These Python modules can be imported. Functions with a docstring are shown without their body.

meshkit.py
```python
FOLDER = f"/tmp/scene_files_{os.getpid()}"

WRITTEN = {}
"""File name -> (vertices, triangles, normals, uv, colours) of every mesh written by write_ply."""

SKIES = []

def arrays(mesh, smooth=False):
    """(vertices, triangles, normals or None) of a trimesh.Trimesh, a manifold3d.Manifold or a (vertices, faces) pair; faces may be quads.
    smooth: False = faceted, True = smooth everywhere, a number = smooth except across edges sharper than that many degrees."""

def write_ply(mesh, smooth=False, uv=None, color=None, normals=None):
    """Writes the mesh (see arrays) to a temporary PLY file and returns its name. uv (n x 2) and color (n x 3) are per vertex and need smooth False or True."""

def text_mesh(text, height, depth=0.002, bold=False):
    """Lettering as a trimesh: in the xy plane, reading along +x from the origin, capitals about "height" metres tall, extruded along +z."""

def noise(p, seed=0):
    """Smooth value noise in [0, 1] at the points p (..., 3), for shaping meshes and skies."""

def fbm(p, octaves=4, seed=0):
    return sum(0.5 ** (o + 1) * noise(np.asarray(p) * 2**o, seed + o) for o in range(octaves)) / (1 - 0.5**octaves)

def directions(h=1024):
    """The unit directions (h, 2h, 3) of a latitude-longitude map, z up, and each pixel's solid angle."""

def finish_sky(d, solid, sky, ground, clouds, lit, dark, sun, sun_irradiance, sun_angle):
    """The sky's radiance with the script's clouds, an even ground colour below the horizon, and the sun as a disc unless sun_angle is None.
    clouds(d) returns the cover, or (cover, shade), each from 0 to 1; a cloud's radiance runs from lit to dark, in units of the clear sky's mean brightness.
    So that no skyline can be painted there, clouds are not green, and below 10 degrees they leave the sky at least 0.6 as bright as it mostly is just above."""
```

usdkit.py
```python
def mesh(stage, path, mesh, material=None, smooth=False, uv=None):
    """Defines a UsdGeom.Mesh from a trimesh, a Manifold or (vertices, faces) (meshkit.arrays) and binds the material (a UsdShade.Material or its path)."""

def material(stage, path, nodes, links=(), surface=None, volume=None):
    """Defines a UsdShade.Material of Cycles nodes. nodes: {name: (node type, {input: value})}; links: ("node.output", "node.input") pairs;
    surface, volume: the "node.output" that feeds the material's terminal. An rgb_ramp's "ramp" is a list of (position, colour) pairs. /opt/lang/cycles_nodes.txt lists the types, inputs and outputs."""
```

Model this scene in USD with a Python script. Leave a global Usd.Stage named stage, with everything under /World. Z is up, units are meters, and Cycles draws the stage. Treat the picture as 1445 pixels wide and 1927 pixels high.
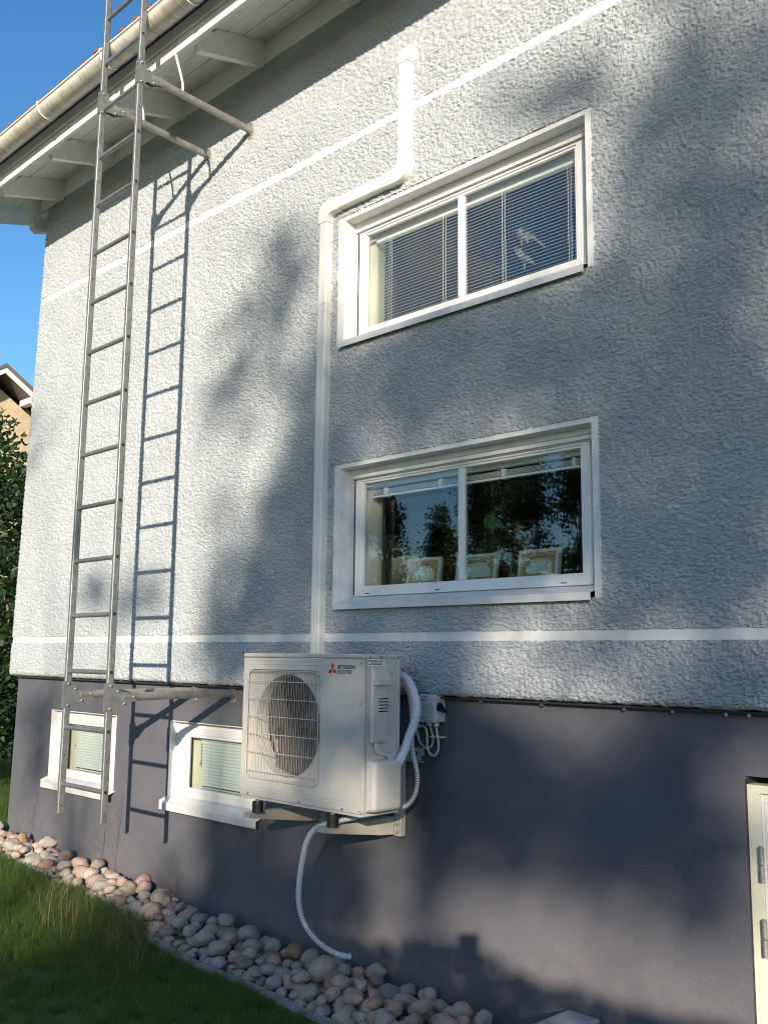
import math, random, numpy as np, trimesh, usdkit, meshkit, manifold3d as m3
from math import sin, cos, pi, radians, sqrt
from shapely.geometry import Polygon, Point, box as sbox
from pxr import Usd, UsdGeom, UsdLux, UsdShade, Gf, Sdf, Vt

stage = Usd.Stage.CreateInMemory()
UsdGeom.SetStageUpAxis(stage, UsdGeom.Tokens.z); UsdGeom.SetStageMetersPerUnit(stage, 1.0)
UsdGeom.Xform.Define(stage, '/World'); UsdGeom.Scope.Define(stage, '/World/Looks')
rng = np.random.default_rng(7); random.seed(7)
A = np.array

# ------------------------------------------------------------------ camera, sky, sun, exposure
EYE = A([7.39377, -3.41136, 1.18655]); YAW, PITCH, ROLL = -0.779319, 0.148378, 0.010717
fw = A([sin(YAW)*cos(PITCH), cos(YAW)*cos(PITCH), sin(PITCH)])
rt = np.cross(fw, [0, 0, 1.0]); rt /= np.linalg.norm(rt); up = np.cross(rt, fw)
rt, up = cos(ROLL)*rt + sin(ROLL)*up, -sin(ROLL)*rt + cos(ROLL)*up
cam = UsdGeom.Camera.Define(stage, '/World/camera')
M4 = Gf.Matrix4d(*[float(x) for x in (*rt, 0, *up, 0, *(-fw), 0, *EYE, 1)])
cam.AddTransformOp().Set(M4)
cam.CreateHorizontalApertureAttr(24.0); cam.CreateVerticalApertureAttr(24.0*1024/767)
cam.CreateFocalLengthAttr(24.0*1818.058/1445)
cam.CreateClippingRangeAttr(Gf.Vec2f(0.02, 2000))
EXPOSURE = 0.60
cam.CreateExposureAttr(EXPOSURE)
SUN = A([0.628, -0.735, 0.257]); SUN /= np.linalg.norm(SUN)
SKY_STRENGTH, SUN_INTENSITY = 0.118, 1.22
EL, AZ = math.asin(SUN[2]), math.atan2(SUN[0], SUN[1])
dome = UsdLux.DomeLight.Define(stage, '/World/sky')
skymat = usdkit.material(stage, '/World/Looks/sky_clouds', {
    's': ('sky_texture', {'sky_type': 'single_scattering', 'sun_disc': False, 'sun_elevation': EL, 'sun_rotation': AZ, 'altitude': 50.0, 'aerosol_density': 0.12, 'ozone_density': 3.0}),
    'tc': ('texture_coordinate', {}),
    'mp': ('mapping', {'scale': (1.0, 1.0, 1.25), 'location': (0.37, 0.11, 0.2)}),
    'n': ('noise_texture', {'scale': 4.6, 'detail': 7.0, 'roughness': 0.52, 'distortion': 0.25}),
    'r': ('rgb_ramp', {'ramp': [(0.0, (0, 0, 0)), (0.435, (0, 0, 0)), (0.54, (0.85, 0.85, 0.85)), (1.0, (1, 1, 1))]}),
    'sep': ('separate_xyz', {}),
    'band': ('map_range', {'range_type': 'smoothstep', 'from_min': -0.48, 'from_max': -0.66, 'to_min': 0.0, 'to_max': 1.0, 'clamp': True}),
    'mul': ('math', {'math_type': 'multiply'}), 'low': ('map_range', {'range_type': 'smoothstep', 'from_min': 0.20, 'from_max': 0.31, 'to_min': 0.0, 'to_max': 1.0, 'clamp': True}), 'mul2': ('math', {'math_type': 'multiply'}),
    'cl': ('color', {'value': (3.6, 3.4, 3.5)}),
    'mix': ('mix_color', {'use_clamp': True}),
    'hs': ('hsv', {'saturation': 1.19, 'value': 1.15}), 'bg': ('background_shader', {'strength': SKY_STRENGTH})},
    [('tc.generated', 'mp.vector'), ('mp.vector', 'n.vector'), ('n.fac', 'r.fac'), ('tc.generated', 'sep.vector'), ('sep.y', 'band.value'),
     ('r.color', 'mul.value1'), ('band.result', 'mul.value2'), ('sep.z', 'low.value'), ('mul.value', 'mul2.value1'), ('low.result', 'mul2.value2'), ('mul2.value', 'mix.fac'), ('s.color', 'hs.color'), ('hs.color', 'mix.a'), ('cl.color', 'mix.b'), ('mix.result', 'bg.color')], surface='bg.background')
UsdShade.MaterialBindingAPI.Apply(dome.GetPrim()).Bind(skymat)
dome.GetPrim().SetCustomDataByKey('kind', 'structure'); dome.GetPrim().SetCustomDataByKey('label', 'clear blue evening sky'); dome.GetPrim().SetCustomDataByKey('category', 'sky')
sun = UsdLux.DistantLight.Define(stage, '/World/sun')
sun.CreateIntensityAttr(SUN_INTENSITY); sun.CreateAngleAttr(0.53); sun.CreateNormalizeAttr(True); sun.CreateColorAttr(Gf.Vec3f(1.0, 0.875, 0.70))
zx = SUN; xx = np.cross([0, 0, 1.0], zx); xx /= np.linalg.norm(xx); yx = np.cross(zx, xx)
sun.AddTransformOp().Set(Gf.Matrix4d(*[float(v) for v in (*xx, 0, *yx, 0, *zx, 0, 0, 0, 20, 1)]))

# ------------------------------------------------------------------ helpers
_used = {}
def numbered(parent, name):
    k = (parent, name); n = _used.get(k, -1) + 1; _used[k] = n
    return name if n == 0 else f'{name}_{n:03d}'
def pathof(parent): return '/World' if parent is None else str(parent.GetPath())
def tag(p, label=None, cat=None, group=None, kind=None):
    for k, v in (('label', label), ('category', cat), ('group', group), ('kind', kind)):
        if v: p.SetCustomDataByKey(k, v)
    return p
def thing(name, label, cat, loc=(0, 0, 0), rotz=0, group=None, kind=None):
    x = UsdGeom.Xform.Define(stage, '/World/' + numbered('/World', name))
    x.AddTranslateOp().Set(Gf.Vec3d(*map(float, loc)))
    if rotz: x.AddRotateZOp().Set(math.degrees(rotz))
    return tag(x.GetPrim(), label, cat, group, kind)
def obj(name, mesh, mat, parent=None, smooth=False, label=None):
    pp = pathof(parent)
    m = usdkit.mesh(stage, pp + '/' + numbered(pp, name), mesh, MAT[mat] if isinstance(mat, str) else mat, smooth)
    if label: tag(m.GetPrim(), label)
    return m.GetPrim()
cat_ = trimesh.util.concatenate
def box(x0, x1, y0, y1, z0, z1, b=0.0):
    x0, x1 = min(x0, x1), max(x0, x1); y0, y1 = min(y0, y1), max(y0, y1); z0, z1 = min(z0, z1), max(z0, z1)
    if b <= 0:
        m = trimesh.creation.box((x1-x0, y1-y0, z1-z0)); m.apply_translation(((x0+x1)/2, (y0+y1)/2, (z0+z1)/2)); return m
    p = []
    for X, sx in ((x0, 1), (x1, -1)):
        for Y, sy in ((y0, 1), (y1, -1)):
            for Z, sz in ((z0, 1), (z1, -1)):
                p += [(X+sx*b, Y+sy*b, Z), (X+sx*b, Y, Z+sz*b), (X, Y+sy*b, Z+sz*b)]
    return trimesh.convex.convex_hull(A(p))
def frames(P):
    P = A(P, float); T = np.gradient(P, axis=0); T /= np.linalg.norm(T, axis=1)[:, None]
    n = np.cross(T[0], [0.3, 0.2, 1.0]); n /= np.linalg.norm(n); N = [n]
    for i in range(1, len(P)):
        n = N[-1] - T[i]*(N[-1] @ T[i]); N.append(n/np.linalg.norm(n))
    N = A(N); return P, T, N, np.cross(T, N)
def tube(P, r, k=10, cap=True):
    P, T, N, B = frames(P); r = np.broadcast_to(np.asarray(r, float), len(P))
    a = np.arange(k)/k*2*pi
    v = (P[:, None] + r[:, None, None]*(np.cos(a)[None, :, None]*N[:, None] + np.sin(a)[None, :, None]*B[:, None])).reshape(-1, 3)
    f = []
    for i in range(len(P)-1):
        for j in range(k):
            q = (j+1) % k; f += [(i*k+j, i*k+q, (i+1)*k+q), (i*k+j, (i+1)*k+q, (i+1)*k+j)]
    if cap:
        v = np.vstack([v, P[0], P[-1]]); c = len(P)*k
        for j in range(k): f += [(c, (j+1) % k, j), (c+1, (len(P)-1)*k+j, (len(P)-1)*k+(j+1) % k)]
    return trimesh.Trimesh(v, f, process=False)
def rod(p, q, r, k=8): return tube([p, A(p)*.5+A(q)*.5, q], r, k)
def spline(P, n):
    from scipy.interpolate import CubicSpline
    P = A(P, float); s = np.r_[0, np.cumsum(np.linalg.norm(np.diff(P, axis=0), axis=1))]
    return CubicSpline(s, P)(np.linspace(0, s[-1], n)), s[-1]
def corrugated(P, r, pitch, k=10, amp=0.12):
    _, L = spline(P, 5); n = int(L/pitch)*4
    Q, _ = spline(P, n); rr = r*(1 + amp*np.sign(np.sin(np.arange(n)*pi/2 + .3))*np.abs(np.sin(np.arange(n)*pi/2+.3)))
    return tube(Q, rr, k)
def barq(p, q, w, h, upv=(0, 0, 1)):
    """rectangular bar from p to q, width w across, height h along upv"""
    p, q = A(p, float), A(q, float); t = (q-p)/np.linalg.norm(q-p); s = np.cross(t, upv); s /= np.linalg.norm(s); u = np.cross(s, t)
    v = [e + a*s*w/2 + b*u*h/2 for e in (p, q) for a, b in ((-1, -1), (1, -1), (1, 1), (-1, 1))]
    return trimesh.convex.convex_hull(A(v))
def extrude_xz(poly, y0, y1):
    """shapely polygon in (x, z) extruded from y0 to y1"""
    m = trimesh.creation.extrude_polygon(poly, y1-y0, engine='earcut')
    v = m.vertices; m.vertices = np.c_[v[:, 0], y1 - v[:, 2], v[:, 1]]
    m.fix_normals(); return m
def extrude_yz(poly, x0, x1):
    m = trimesh.creation.extrude_polygon(poly, x1-x0, engine='earcut')
    v = m.vertices; m.vertices = np.c_[v[:, 2] + x0, v[:, 0], v[:, 1]]
    m.fix_normals(); return m
def extrude_xy(poly, z0, z1):
    m = trimesh.creation.extrude_polygon(poly, z1-z0, engine='earcut'); m.apply_translation((0, 0, z0)); return m
def cyl(p, q, r, k=20): return tube([p, q], r, k) if False else _cyl(p, q, r, k)
def _cyl(p, q, r, k):
    m = trimesh.creation.cylinder(r, segment=[A(p, float), A(q, float)], sections=k); return m
def rrect(x0, x1, z0, z1, r): return sbox(x0+r, z0+r, x1-r, z1-r).buffer(r, quad_segs=6)
def ico(c, r, s=2):
    m = trimesh.creation.icosphere(s); m.vertices = m.vertices*A(r) + A(c); return m

MAT = {}
def mat(name, color, rough=0.6, var=0.0, scale=20.0, bump=0.0, bscale=60.0, metal=0.0, spec=0.5, var2=None, detail=4.0, bdist=0.01, coord='position', stretch=None, coat=0.0):
    """principled with noise colour variation and fine relief"""
    n = {'p': ('principled_bsdf', {'base_color': color, 'roughness': rough, 'metallic': metal, 'specular_ior_level': spec, 'coat_weight': coat})}; L = []
    n['g'] = ('geometry', {}) if coord == 'position' else ('texture_coordinate', {})
    src = 'g.position' if coord == 'position' else 'g.object'
    if stretch:
        n['mp'] = ('mapping', {'scale': stretch}); L.append((src, 'mp.vector')); src = 'mp.vector'
    if var:
        c = A(color); hi = A(var2) if var2 is not None else np.clip(c*(1+var), 0, 1)
        n['n'] = ('noise_texture', {'scale': scale, 'detail': detail, 'roughness': 0.6}); L.append((src, 'n.vector'))
        n['r'] = ('rgb_ramp', {'ramp': [(0.3, tuple(c*(1-var))), (0.7, tuple(hi))]}); L += [('n.fac', 'r.fac'), ('r.color', 'p.base_color')]
    if bump:
        n['bn'] = ('noise_texture', {'scale': bscale, 'detail': 4.0, 'roughness': 0.6}); L.append((src, 'bn.vector'))
        n['b'] = ('bump', {'strength': bump, 'distance': bdist}); L += [('bn.fac', 'b.height'), ('b.normal', 'p.normal')]
    MAT[name] = usdkit.material(stage, '/World/Looks/' + name, n, L, surface='p.BSDF'); return MAT[name]

mat('stucco_paint', (0.44, 0.470, 0.502), 0.85, 0.06, 3.0, 0.6, 190.0, bdist=0.006, spec=0.25)
mat('white_plaster', (0.76, 0.75, 0.73), 0.75, 0.12, 9.0, 0.25, 120.0, bdist=0.004, spec=0.3)
def plinth_mat():
    n = {'g': ('geometry', {}), 'n1': ('noise_texture', {'scale': 1.7, 'detail': 6.0, 'roughness': 0.62}), 'r1': ('rgb_ramp', {'ramp': [(0.3, (0.104, 0.105, 0.128)), (0.55, (0.128, 0.128, 0.150)), (0.75, (0.152, 0.149, 0.166))]}),
         'n2': ('noise_texture', {'scale': 210.0, 'detail': 2.0, 'roughness': 0.6}), 'r2': ('rgb_ramp', {'ramp': [(0.70, (0, 0, 0)), (0.77, (0.5, 0.5, 0.5))]}),
         'n3': ('noise_texture', {'scale': 2.3, 'detail': 3.0}), 'r3': ('rgb_ramp', {'ramp': [(0.48, (0, 0, 0)), (0.62, (1, 1, 1))]}), 'mk': ('math', {'math_type': 'multiply'}),
         'm1': ('mix_color', {'b': (0.33, 0.33, 0.34)}), 'sep': ('separate_xyz', {}), 'lo': ('map_range', {'from_min': 0.10, 'from_max': -0.32, 'to_min': 0.0, 'to_max': 0.75, 'clamp': True}), 'n4': ('noise_texture', {'scale': 14.0, 'detail': 6.0, 'roughness': 0.7}), 'r4': ('rgb_ramp', {'ramp': [(0.42, (0, 0, 0)), (0.68, (1, 1, 1))]}),
         'mk2': ('math', {'math_type': 'multiply'}), 'm2': ('mix_color', {'b': (0.20, 0.18, 0.16)}), 'bn': ('noise_texture', {'scale': 130.0, 'detail': 4.0, 'roughness': 0.65}), 'b': ('bump', {'strength': 0.6, 'distance': 0.007}), 'p': ('principled_bsdf', {'roughness': 0.7, 'specular_ior_level': 0.3})}
    L = [('g.position', k + '.vector') for k in ('n1', 'n2', 'n3', 'n4', 'bn', 'sep')] + [('n1.fac', 'r1.fac'), ('n2.fac', 'r2.fac'), ('n3.fac', 'r3.fac'), ('r2.color', 'mk.value1'), ('r3.color', 'mk.value2'), ('mk.value', 'm1.fac'), ('r1.color', 'm1.a'),
        ('sep.z', 'lo.value'), ('n4.fac', 'r4.fac'), ('lo.result', 'mk2.value1'), ('r4.color', 'mk2.value2'), ('mk2.value', 'm2.fac'), ('m1.result', 'm2.a'), ('m2.result', 'p.base_color'), ('bn.fac', 'b.height'), ('b.normal', 'p.normal')]
    MAT['plinth_paint'] = usdkit.material(stage, '/World/Looks/plinth_paint', n, L, surface='p.BSDF')
plinth_mat()
mat('white_aluminium', (0.77, 0.76, 0.74), 0.35, 0.09, 7.0, 0.03, 30.0, spec=0.5, detail=8.0, stretch=(1, 1, .35))
def dirty_mat(name, base, rough, amount):
    n = {'g': ('geometry', {}), 'n1': ('noise_texture', {'scale': 9.0, 'detail': 8.0, 'roughness': 0.7}), 'r1': ('rgb_ramp', {'ramp': [(0.35, base), (0.75, tuple(np.array(base)*(1-amount)))]}),
         'n2': ('noise_texture', {'scale': 95.0, 'detail': 2.0}), 'r2': ('rgb_ramp', {'ramp': [(0.70, (0, 0, 0)), (0.76, (0.8, 0.8, 0.8))]}), 'm': ('mix_color', {'b': (0.20, 0.15, 0.11)}), 'p': ('principled_bsdf', {'roughness': rough})}
    MAT[name] = usdkit.material(stage, '/World/Looks/' + name, n, [('g.position', 'n1.vector'), ('g.position', 'n2.vector'), ('n1.fac', 'r1.fac'), ('n2.fac', 'r2.fac'), ('r2.color', 'm.fac'), ('r1.color', 'm.a'), ('m.result', 'p.base_color')], surface='p.BSDF')
dirty_mat('sill_metal', (0.74, 0.72, 0.71), 0.4, 0.2)
mat('cream_paint', (0.72, 0.68, 0.55), 0.5, 0.05, 6.0)
mat('soffit_paint', (0.82, 0.81, 0.78), 0.6, 0.08, 5.0, 0.12, 30.0, stretch=(1, 6, 6))
mat('fascia_paint', (0.72, 0.71, 0.69), 0.55, 0.12, 5.0, 0.1, 30.0)
mat('gap_dark', (0.03, 0.03, 0.032), 0.8)
mat('black_rubber', (0.02, 0.02, 0.022), 0.5)
mat('black_plastic', (0.012, 0.012, 0.013), 0.35)
mat('galvanised', (0.25, 0.26, 0.26), 0.48, 0.20, 30.0, 0.12, 45.0, metal=0.6, detail=6.0)
mat('galvanised_dull', (0.33, 0.32, 0.30), 0.55, 0.22, 22.0, 0.15, 70.0, metal=0.6, detail=6.0)
mat('zinc_bolt', (0.55, 0.55, 0.54), 0.35, metal=0.9)
mat('hole_dark', (0.015, 0.015, 0.015), 0.9)
mat('unit_paint', (0.60, 0.57, 0.52), 0.40, 0.07, 6.0, spec=0.5, detail=8.0, stretch=(1, 1, .4))
mat('unit_plastic', (0.62, 0.59, 0.54), 0.42, 0.03, 5.0, spec=0.5)
mat('guard_wire', (0.58, 0.55, 0.49), 0.4)
mat('fan_plastic', (0.085, 0.06, 0.05), 0.5)
mat('coil_fins', (0.14, 0.075, 0.05), 0.5, 0.3, 60.0, metal=0.3)
mat('logo_red', (0.60, 0.02, 0.025), 0.45)
mat('ink_dark', (0.025, 0.025, 0.03), 0.5)
mat('ink_grey', (0.20, 0.20, 0.25), 0.6)
mat('label_white', (0.78, 0.78, 0.77), 0.4)
mat('pvc_white', (0.77, 0.74, 0.69), 0.42, 0.08, 7.0, 0.03, 25.0, detail=8.0, stretch=(1, 1, .3))
mat('tape_white', (0.66, 0.68, 0.74), 0.45, 0.10, 40.0, 0.25, 60.0)
mat('hose_white', (0.72, 0.72, 0.71), 0.45)
mat('cable_white', (0.66, 0.64, 0.60), 0.45)
mat('switch_grey', (0.60, 0.61, 0.61), 0.45)
mat('bracket_cream', (0.55, 0.51, 0.44), 0.42, 0.06, 8.0)
mat('kerb_concrete', (0.33, 0.31, 0.29), 0.9, 0.25, 25.0, 0.5, 90.0)
mat('slab_concrete', (0.36, 0.36, 0.37), 0.9, 0.15, 18.0, 0.4, 90.0)
mat('soil', (0.10, 0.08, 0.06), 0.95, 0.4, 12.0, 0.6, 30.0)
mat('lawn_base', (0.085, 0.12, 0.04), 0.95, 0.35, 6.0, 0.5, 60.0, var2=(0.12, 0.15, 0.06))
mat('wood_pine', (0.45, 0.27, 0.11), 0.55, 0.2, 14.0, stretch=(1, 1, 8))
mat('canvas_cloth', (0.62, 0.66, 0.58), 0.8, 0.06, 10.0)
mat('room_wall', (0.20, 0.185, 0.165), 0.8)
mat('room_dark', (0.06, 0.055, 0.05), 0.8)
mat('blind_slat', (0.74, 0.78, 0.74), 0.4)
mat('blind_white', (0.80, 0.80, 0.78), 0.35)
mat('cord_white', (0.75, 0.75, 0.73), 0.5)
mat('bark', (0.13, 0.11, 0.09), 0.9, 0.5, 8.0, 0.8, 20.0, stretch=(1, 1, 0.25))
mat('tan_render', (0.50, 0.39, 0.26), 0.85, 0.12, 1.5, 0.6, 9.0, bdist=0.05)
mat('brown_metal', (0.14, 0.115, 0.10), 0.5)
mat('neighbour_white', (0.76, 0.74, 0.70), 0.5)
mat('skin', (0.55, 0.36, 0.27), 0.5); mat('cloth_navy', (0.04, 0.05, 0.09), 0.85); mat('hair_brown', (0.06, 0.04, 0.03), 0.6)
def gutter_mat():
    n = {'g': ('geometry', {}), 'mp': ('mapping', {'scale': (26.0, 1.5, 1.5)}), 'n': ('noise_texture', {'scale': 1.0, 'detail': 5.0, 'roughness': 0.65}),
         'mp2': ('mapping', {'scale': (5.0, 14.0, 14.0)}), 'n2': ('noise_texture', {'scale': 1.0, 'detail': 6.0, 'roughness': 0.7}),
         'sep': ('separate_xyz', {}), 'low': ('map_range', {'from_min': 4.845, 'from_max': 4.80, 'to_min': 0.0, 'to_max': 0.22, 'clamp': True}),
         'ad': ('math', {'math_type': 'multiply_add', 'value2': 0.6}), 'ad2': ('math', {'math_type': 'multiply_add', 'value2': 0.45}),
         'r': ('rgb_ramp', {'ramp': [(0.45, (0.70, 0.67, 0.62)), (0.68, (0.60, 0.56, 0.50)), (0.95, (0.22, 0.19, 0.15)), (1.0, (0.09, 0.075, 0.06))]}),
         'p': ('principled_bsdf', {'roughness': 0.5})}
    L = [('g.position', 'mp.vector'), ('mp.vector', 'n.vector'), ('g.position', 'mp2.vector'), ('mp2.vector', 'n2.vector'), ('g.position', 'sep.vector'), ('sep.z', 'low.value'),
         ('n.fac', 'ad.value1'), ('low.result', 'ad.value3'), ('n2.fac', 'ad2.value1'), ('ad.value', 'ad2.value3'), ('ad2.value', 'r.fac'), ('r.color', 'p.base_color')]
    MAT['gutter_stained'] = usdkit.material(stage, '/World/Looks/gutter_stained', n, L, surface='p.BSDF')
gutter_mat()
def tile_mat():
    mat('roof_tile_red', (0.30, 0.085, 0.05), 0.8, 0.35, 14.0, 0.4, 60.0, var2=(0.36, 0.13, 0.08))
tile_mat()
def stone_mat(name, c1, c2, c3):
    c1, c2 = [tuple(np.array(c)*np.array([1.14, 1.08, 1.02])) for c in (c1, c2)]
    n = {'tc': ('geometry', {}), 'n': ('noise_texture', {'scale': 9.0, 'detail': 3.0}), 'n2': ('noise_texture', {'scale': 190.0, 'detail': 3.0, 'roughness': 0.75}),
         'r': ('rgb_ramp', {'ramp': [(0.3, c1), (0.7, c2)]}), 'r2': ('rgb_ramp', {'ramp': [(0.0, (0.25, 0.25, 0.25)), (0.40, (0.55, 0.55, 0.55)), (0.5, (1, 1, 1)), (0.66, (1, 1, 1)), (0.74, c3)]}),
         'm': ('mix_color', {'blend_type': 'multiply', 'fac': 0.75}), 'b': ('bump', {'strength': 0.35, 'distance': 0.004}),
         'p': ('principled_bsdf', {'roughness': 0.8, 'specular_ior_level': 0.3})}
    MAT[name] = usdkit.material(stage, '/World/Looks/' + name, n, [('tc.position', 'n.vector'), ('tc.position', 'n2.vector'), ('n.fac', 'r.fac'), ('n2.fac', 'r2.fac'), ('r.color', 'm.a'), ('r2.color', 'm.b'),
        ('m.result', 'p.base_color'), ('n2.fac', 'b.height'), ('b.normal', 'p.normal')], surface='p.BSDF')
STONES = []
for nm, a, b in (('stone_grey', (0.30, 0.28, 0.27), (0.40, 0.38, 0.36)), ('stone_pink', (0.40, 0.29, 0.25), (0.48, 0.37, 0.32)), ('stone_tan', (0.36, 0.31, 0.26), (0.44, 0.39, 0.34)),
                 ('stone_green', (0.26, 0.27, 0.24), (0.36, 0.37, 0.33)), ('stone_pale', (0.38, 0.35, 0.33), (0.46, 0.43, 0.40)), ('stone_dark', (0.20, 0.17, 0.16), (0.30, 0.26, 0.24)), ('stone_rust', (0.30, 0.19, 0.12), (0.38, 0.28, 0.20))):
    stone_mat(nm, a, b, (1.25, 1.22, 1.2)); STONES.append(nm)
def leaf_mat(name, c, trans=0.4, var=0.35):
    c = A(c)
    n = {'o': ('geometry', {}), 'r': ('rgb_ramp', {'ramp': [(0.0, tuple(c*(1-var))), (0.6, tuple(c)), (1.0, tuple(np.clip(c*A([1.7, 1.5, 1.3]), 0, 1)))]}),
         'd': ('principled_bsdf', {'roughness': 0.5, 'specular_ior_level': 0.35}), 't': ('translucent_bsdf', {'color': tuple(np.clip(c*A([1.5, 1.5, 0.8]), 0, 1))}), 'm': ('mix_closure', {'fac': trans})}
    MAT[name] = usdkit.material(stage, '/World/Looks/' + name, n, [('o.random_per_island', 'r.fac'), ('r.color', 'd.base_color'), ('d.BSDF', 'm.closure1'), ('t.BSDF', 'm.closure2')], surface='m.closure')
leaf_mat('hedge_leaf', (0.045, 0.088, 0.028), 0.3); leaf_mat('tree_leaf', (0.045, 0.08, 0.025), 0.25); leaf_mat('birch_leaf', (0.06, 0.095, 0.03), 0.3)
leaf_mat('grass_blade', (0.175, 0.265, 0.075), 0.5, 0.4); leaf_mat('dry_grass', (0.30, 0.24, 0.13), 0.2); leaf_mat('house_leaf', (0.05, 0.22, 0.04), 0.3, 0.1); leaf_mat('yellow_petal', (0.75, 0.45, 0.02), 0.2, 0.1); leaf_mat('orange_leaf', (0.60, 0.24, 0.08), 0.3, 0.1)
def glass_mat(name, f0, tint=(0.93, 0.97, 0.95)):
    MAT[name] = usdkit.material(stage, '/World/Looks/' + name, {'f': ('layer_weight', {'blend': 0.5}), 'pw': ('math', {'math_type': 'power', 'value2': 4.0}), 'ma': ('math', {'math_type': 'multiply_add', 'value2': 1.0-f0, 'value3': f0, 'use_clamp': True}),
        't': ('transparent_bsdf', {'color': tint}), 'g': ('glossy_bsdf', {'color': (1, 1, 1), 'roughness': 0.0}), 'm': ('mix_closure', {})},
        [('f.facing', 'pw.value1'), ('pw.value', 'ma.value1'), ('ma.value', 'm.fac'), ('t.BSDF', 'm.closure1'), ('g.BSDF', 'm.closure2')], surface='m.closure')
glass_mat('window_glass', 0.14); glass_mat('inner_glass', 0.05)
MAT['smudge'] = usdkit.material(stage, '/World/Looks/smudge', {'t': ('transparent_bsdf', {}), 'd': ('principled_bsdf', {'base_color': (0.40, 0.41, 0.40), 'roughness': 0.8}), 'g': ('geometry', {}), 'n': ('noise_texture', {'scale': 70.0, 'detail': 4.0}), 'r': ('rgb_ramp', {'ramp': [(0.38, (0, 0, 0)), (0.72, (0.22, 0.22, 0.22))]}), 'm': ('mix_closure', {})},
    [('g.position', 'n.vector'), ('n.fac', 'r.fac'), ('r.color', 'm.fac'), ('t.BSDF', 'm.closure1'), ('d.BSDF', 'm.closure2')], surface='m.closure')

# ------------------------------------------------------------------ ground
gx = A([-60, -12, -1, 0, 2.2, 3, 4.5, 12, 60.0]); gz = A([-.3, -.22, -.2, -.24, -.33, -.39, -.40, -.42, -.6])
def ground(x, y=0.0): return np.interp(x, gx, gz)
def grid_mesh(xs, ys, zf):
    X, Y = np.meshgrid(xs, ys, indexing='ij'); Z = zf(X, Y); nx, ny = X.shape
    v = np.stack([X, Y, Z], -1).reshape(-1, 3); i = np.arange(nx*ny).reshape(nx, ny)
    a, b, c, d = i[:-1, :-1].ravel(), i[1:, :-1].ravel(), i[1:, 1:].ravel(), i[:-1, 1:].ravel()
    return trimesh.Trimesh(v, np.r_[np.c_[a, b, c], np.c_[a, c, d]], process=False)
xs = np.unique(np.r_[np.linspace(-220, -12, 20), np.linspace(-12, 14, 130), np.linspace(14, 220, 20)]); ys = np.unique(np.r_[np.linspace(-220, -8, 20), np.linspace(-8, 8, 80), np.linspace(8, 220, 20)])
lawn = obj('lawn_ground', grid_mesh(xs, ys, lambda X, Y: ground(X, Y) + 0.03*(meshkit.fbm(np.stack([X*.9, Y*.9, X*0], -1), 3) - .5) - 0.012), 'lawn_base', smooth=True)
tag(lawn, 'green lawn ground stretching round the house', 'lawn', kind='structure')

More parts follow.
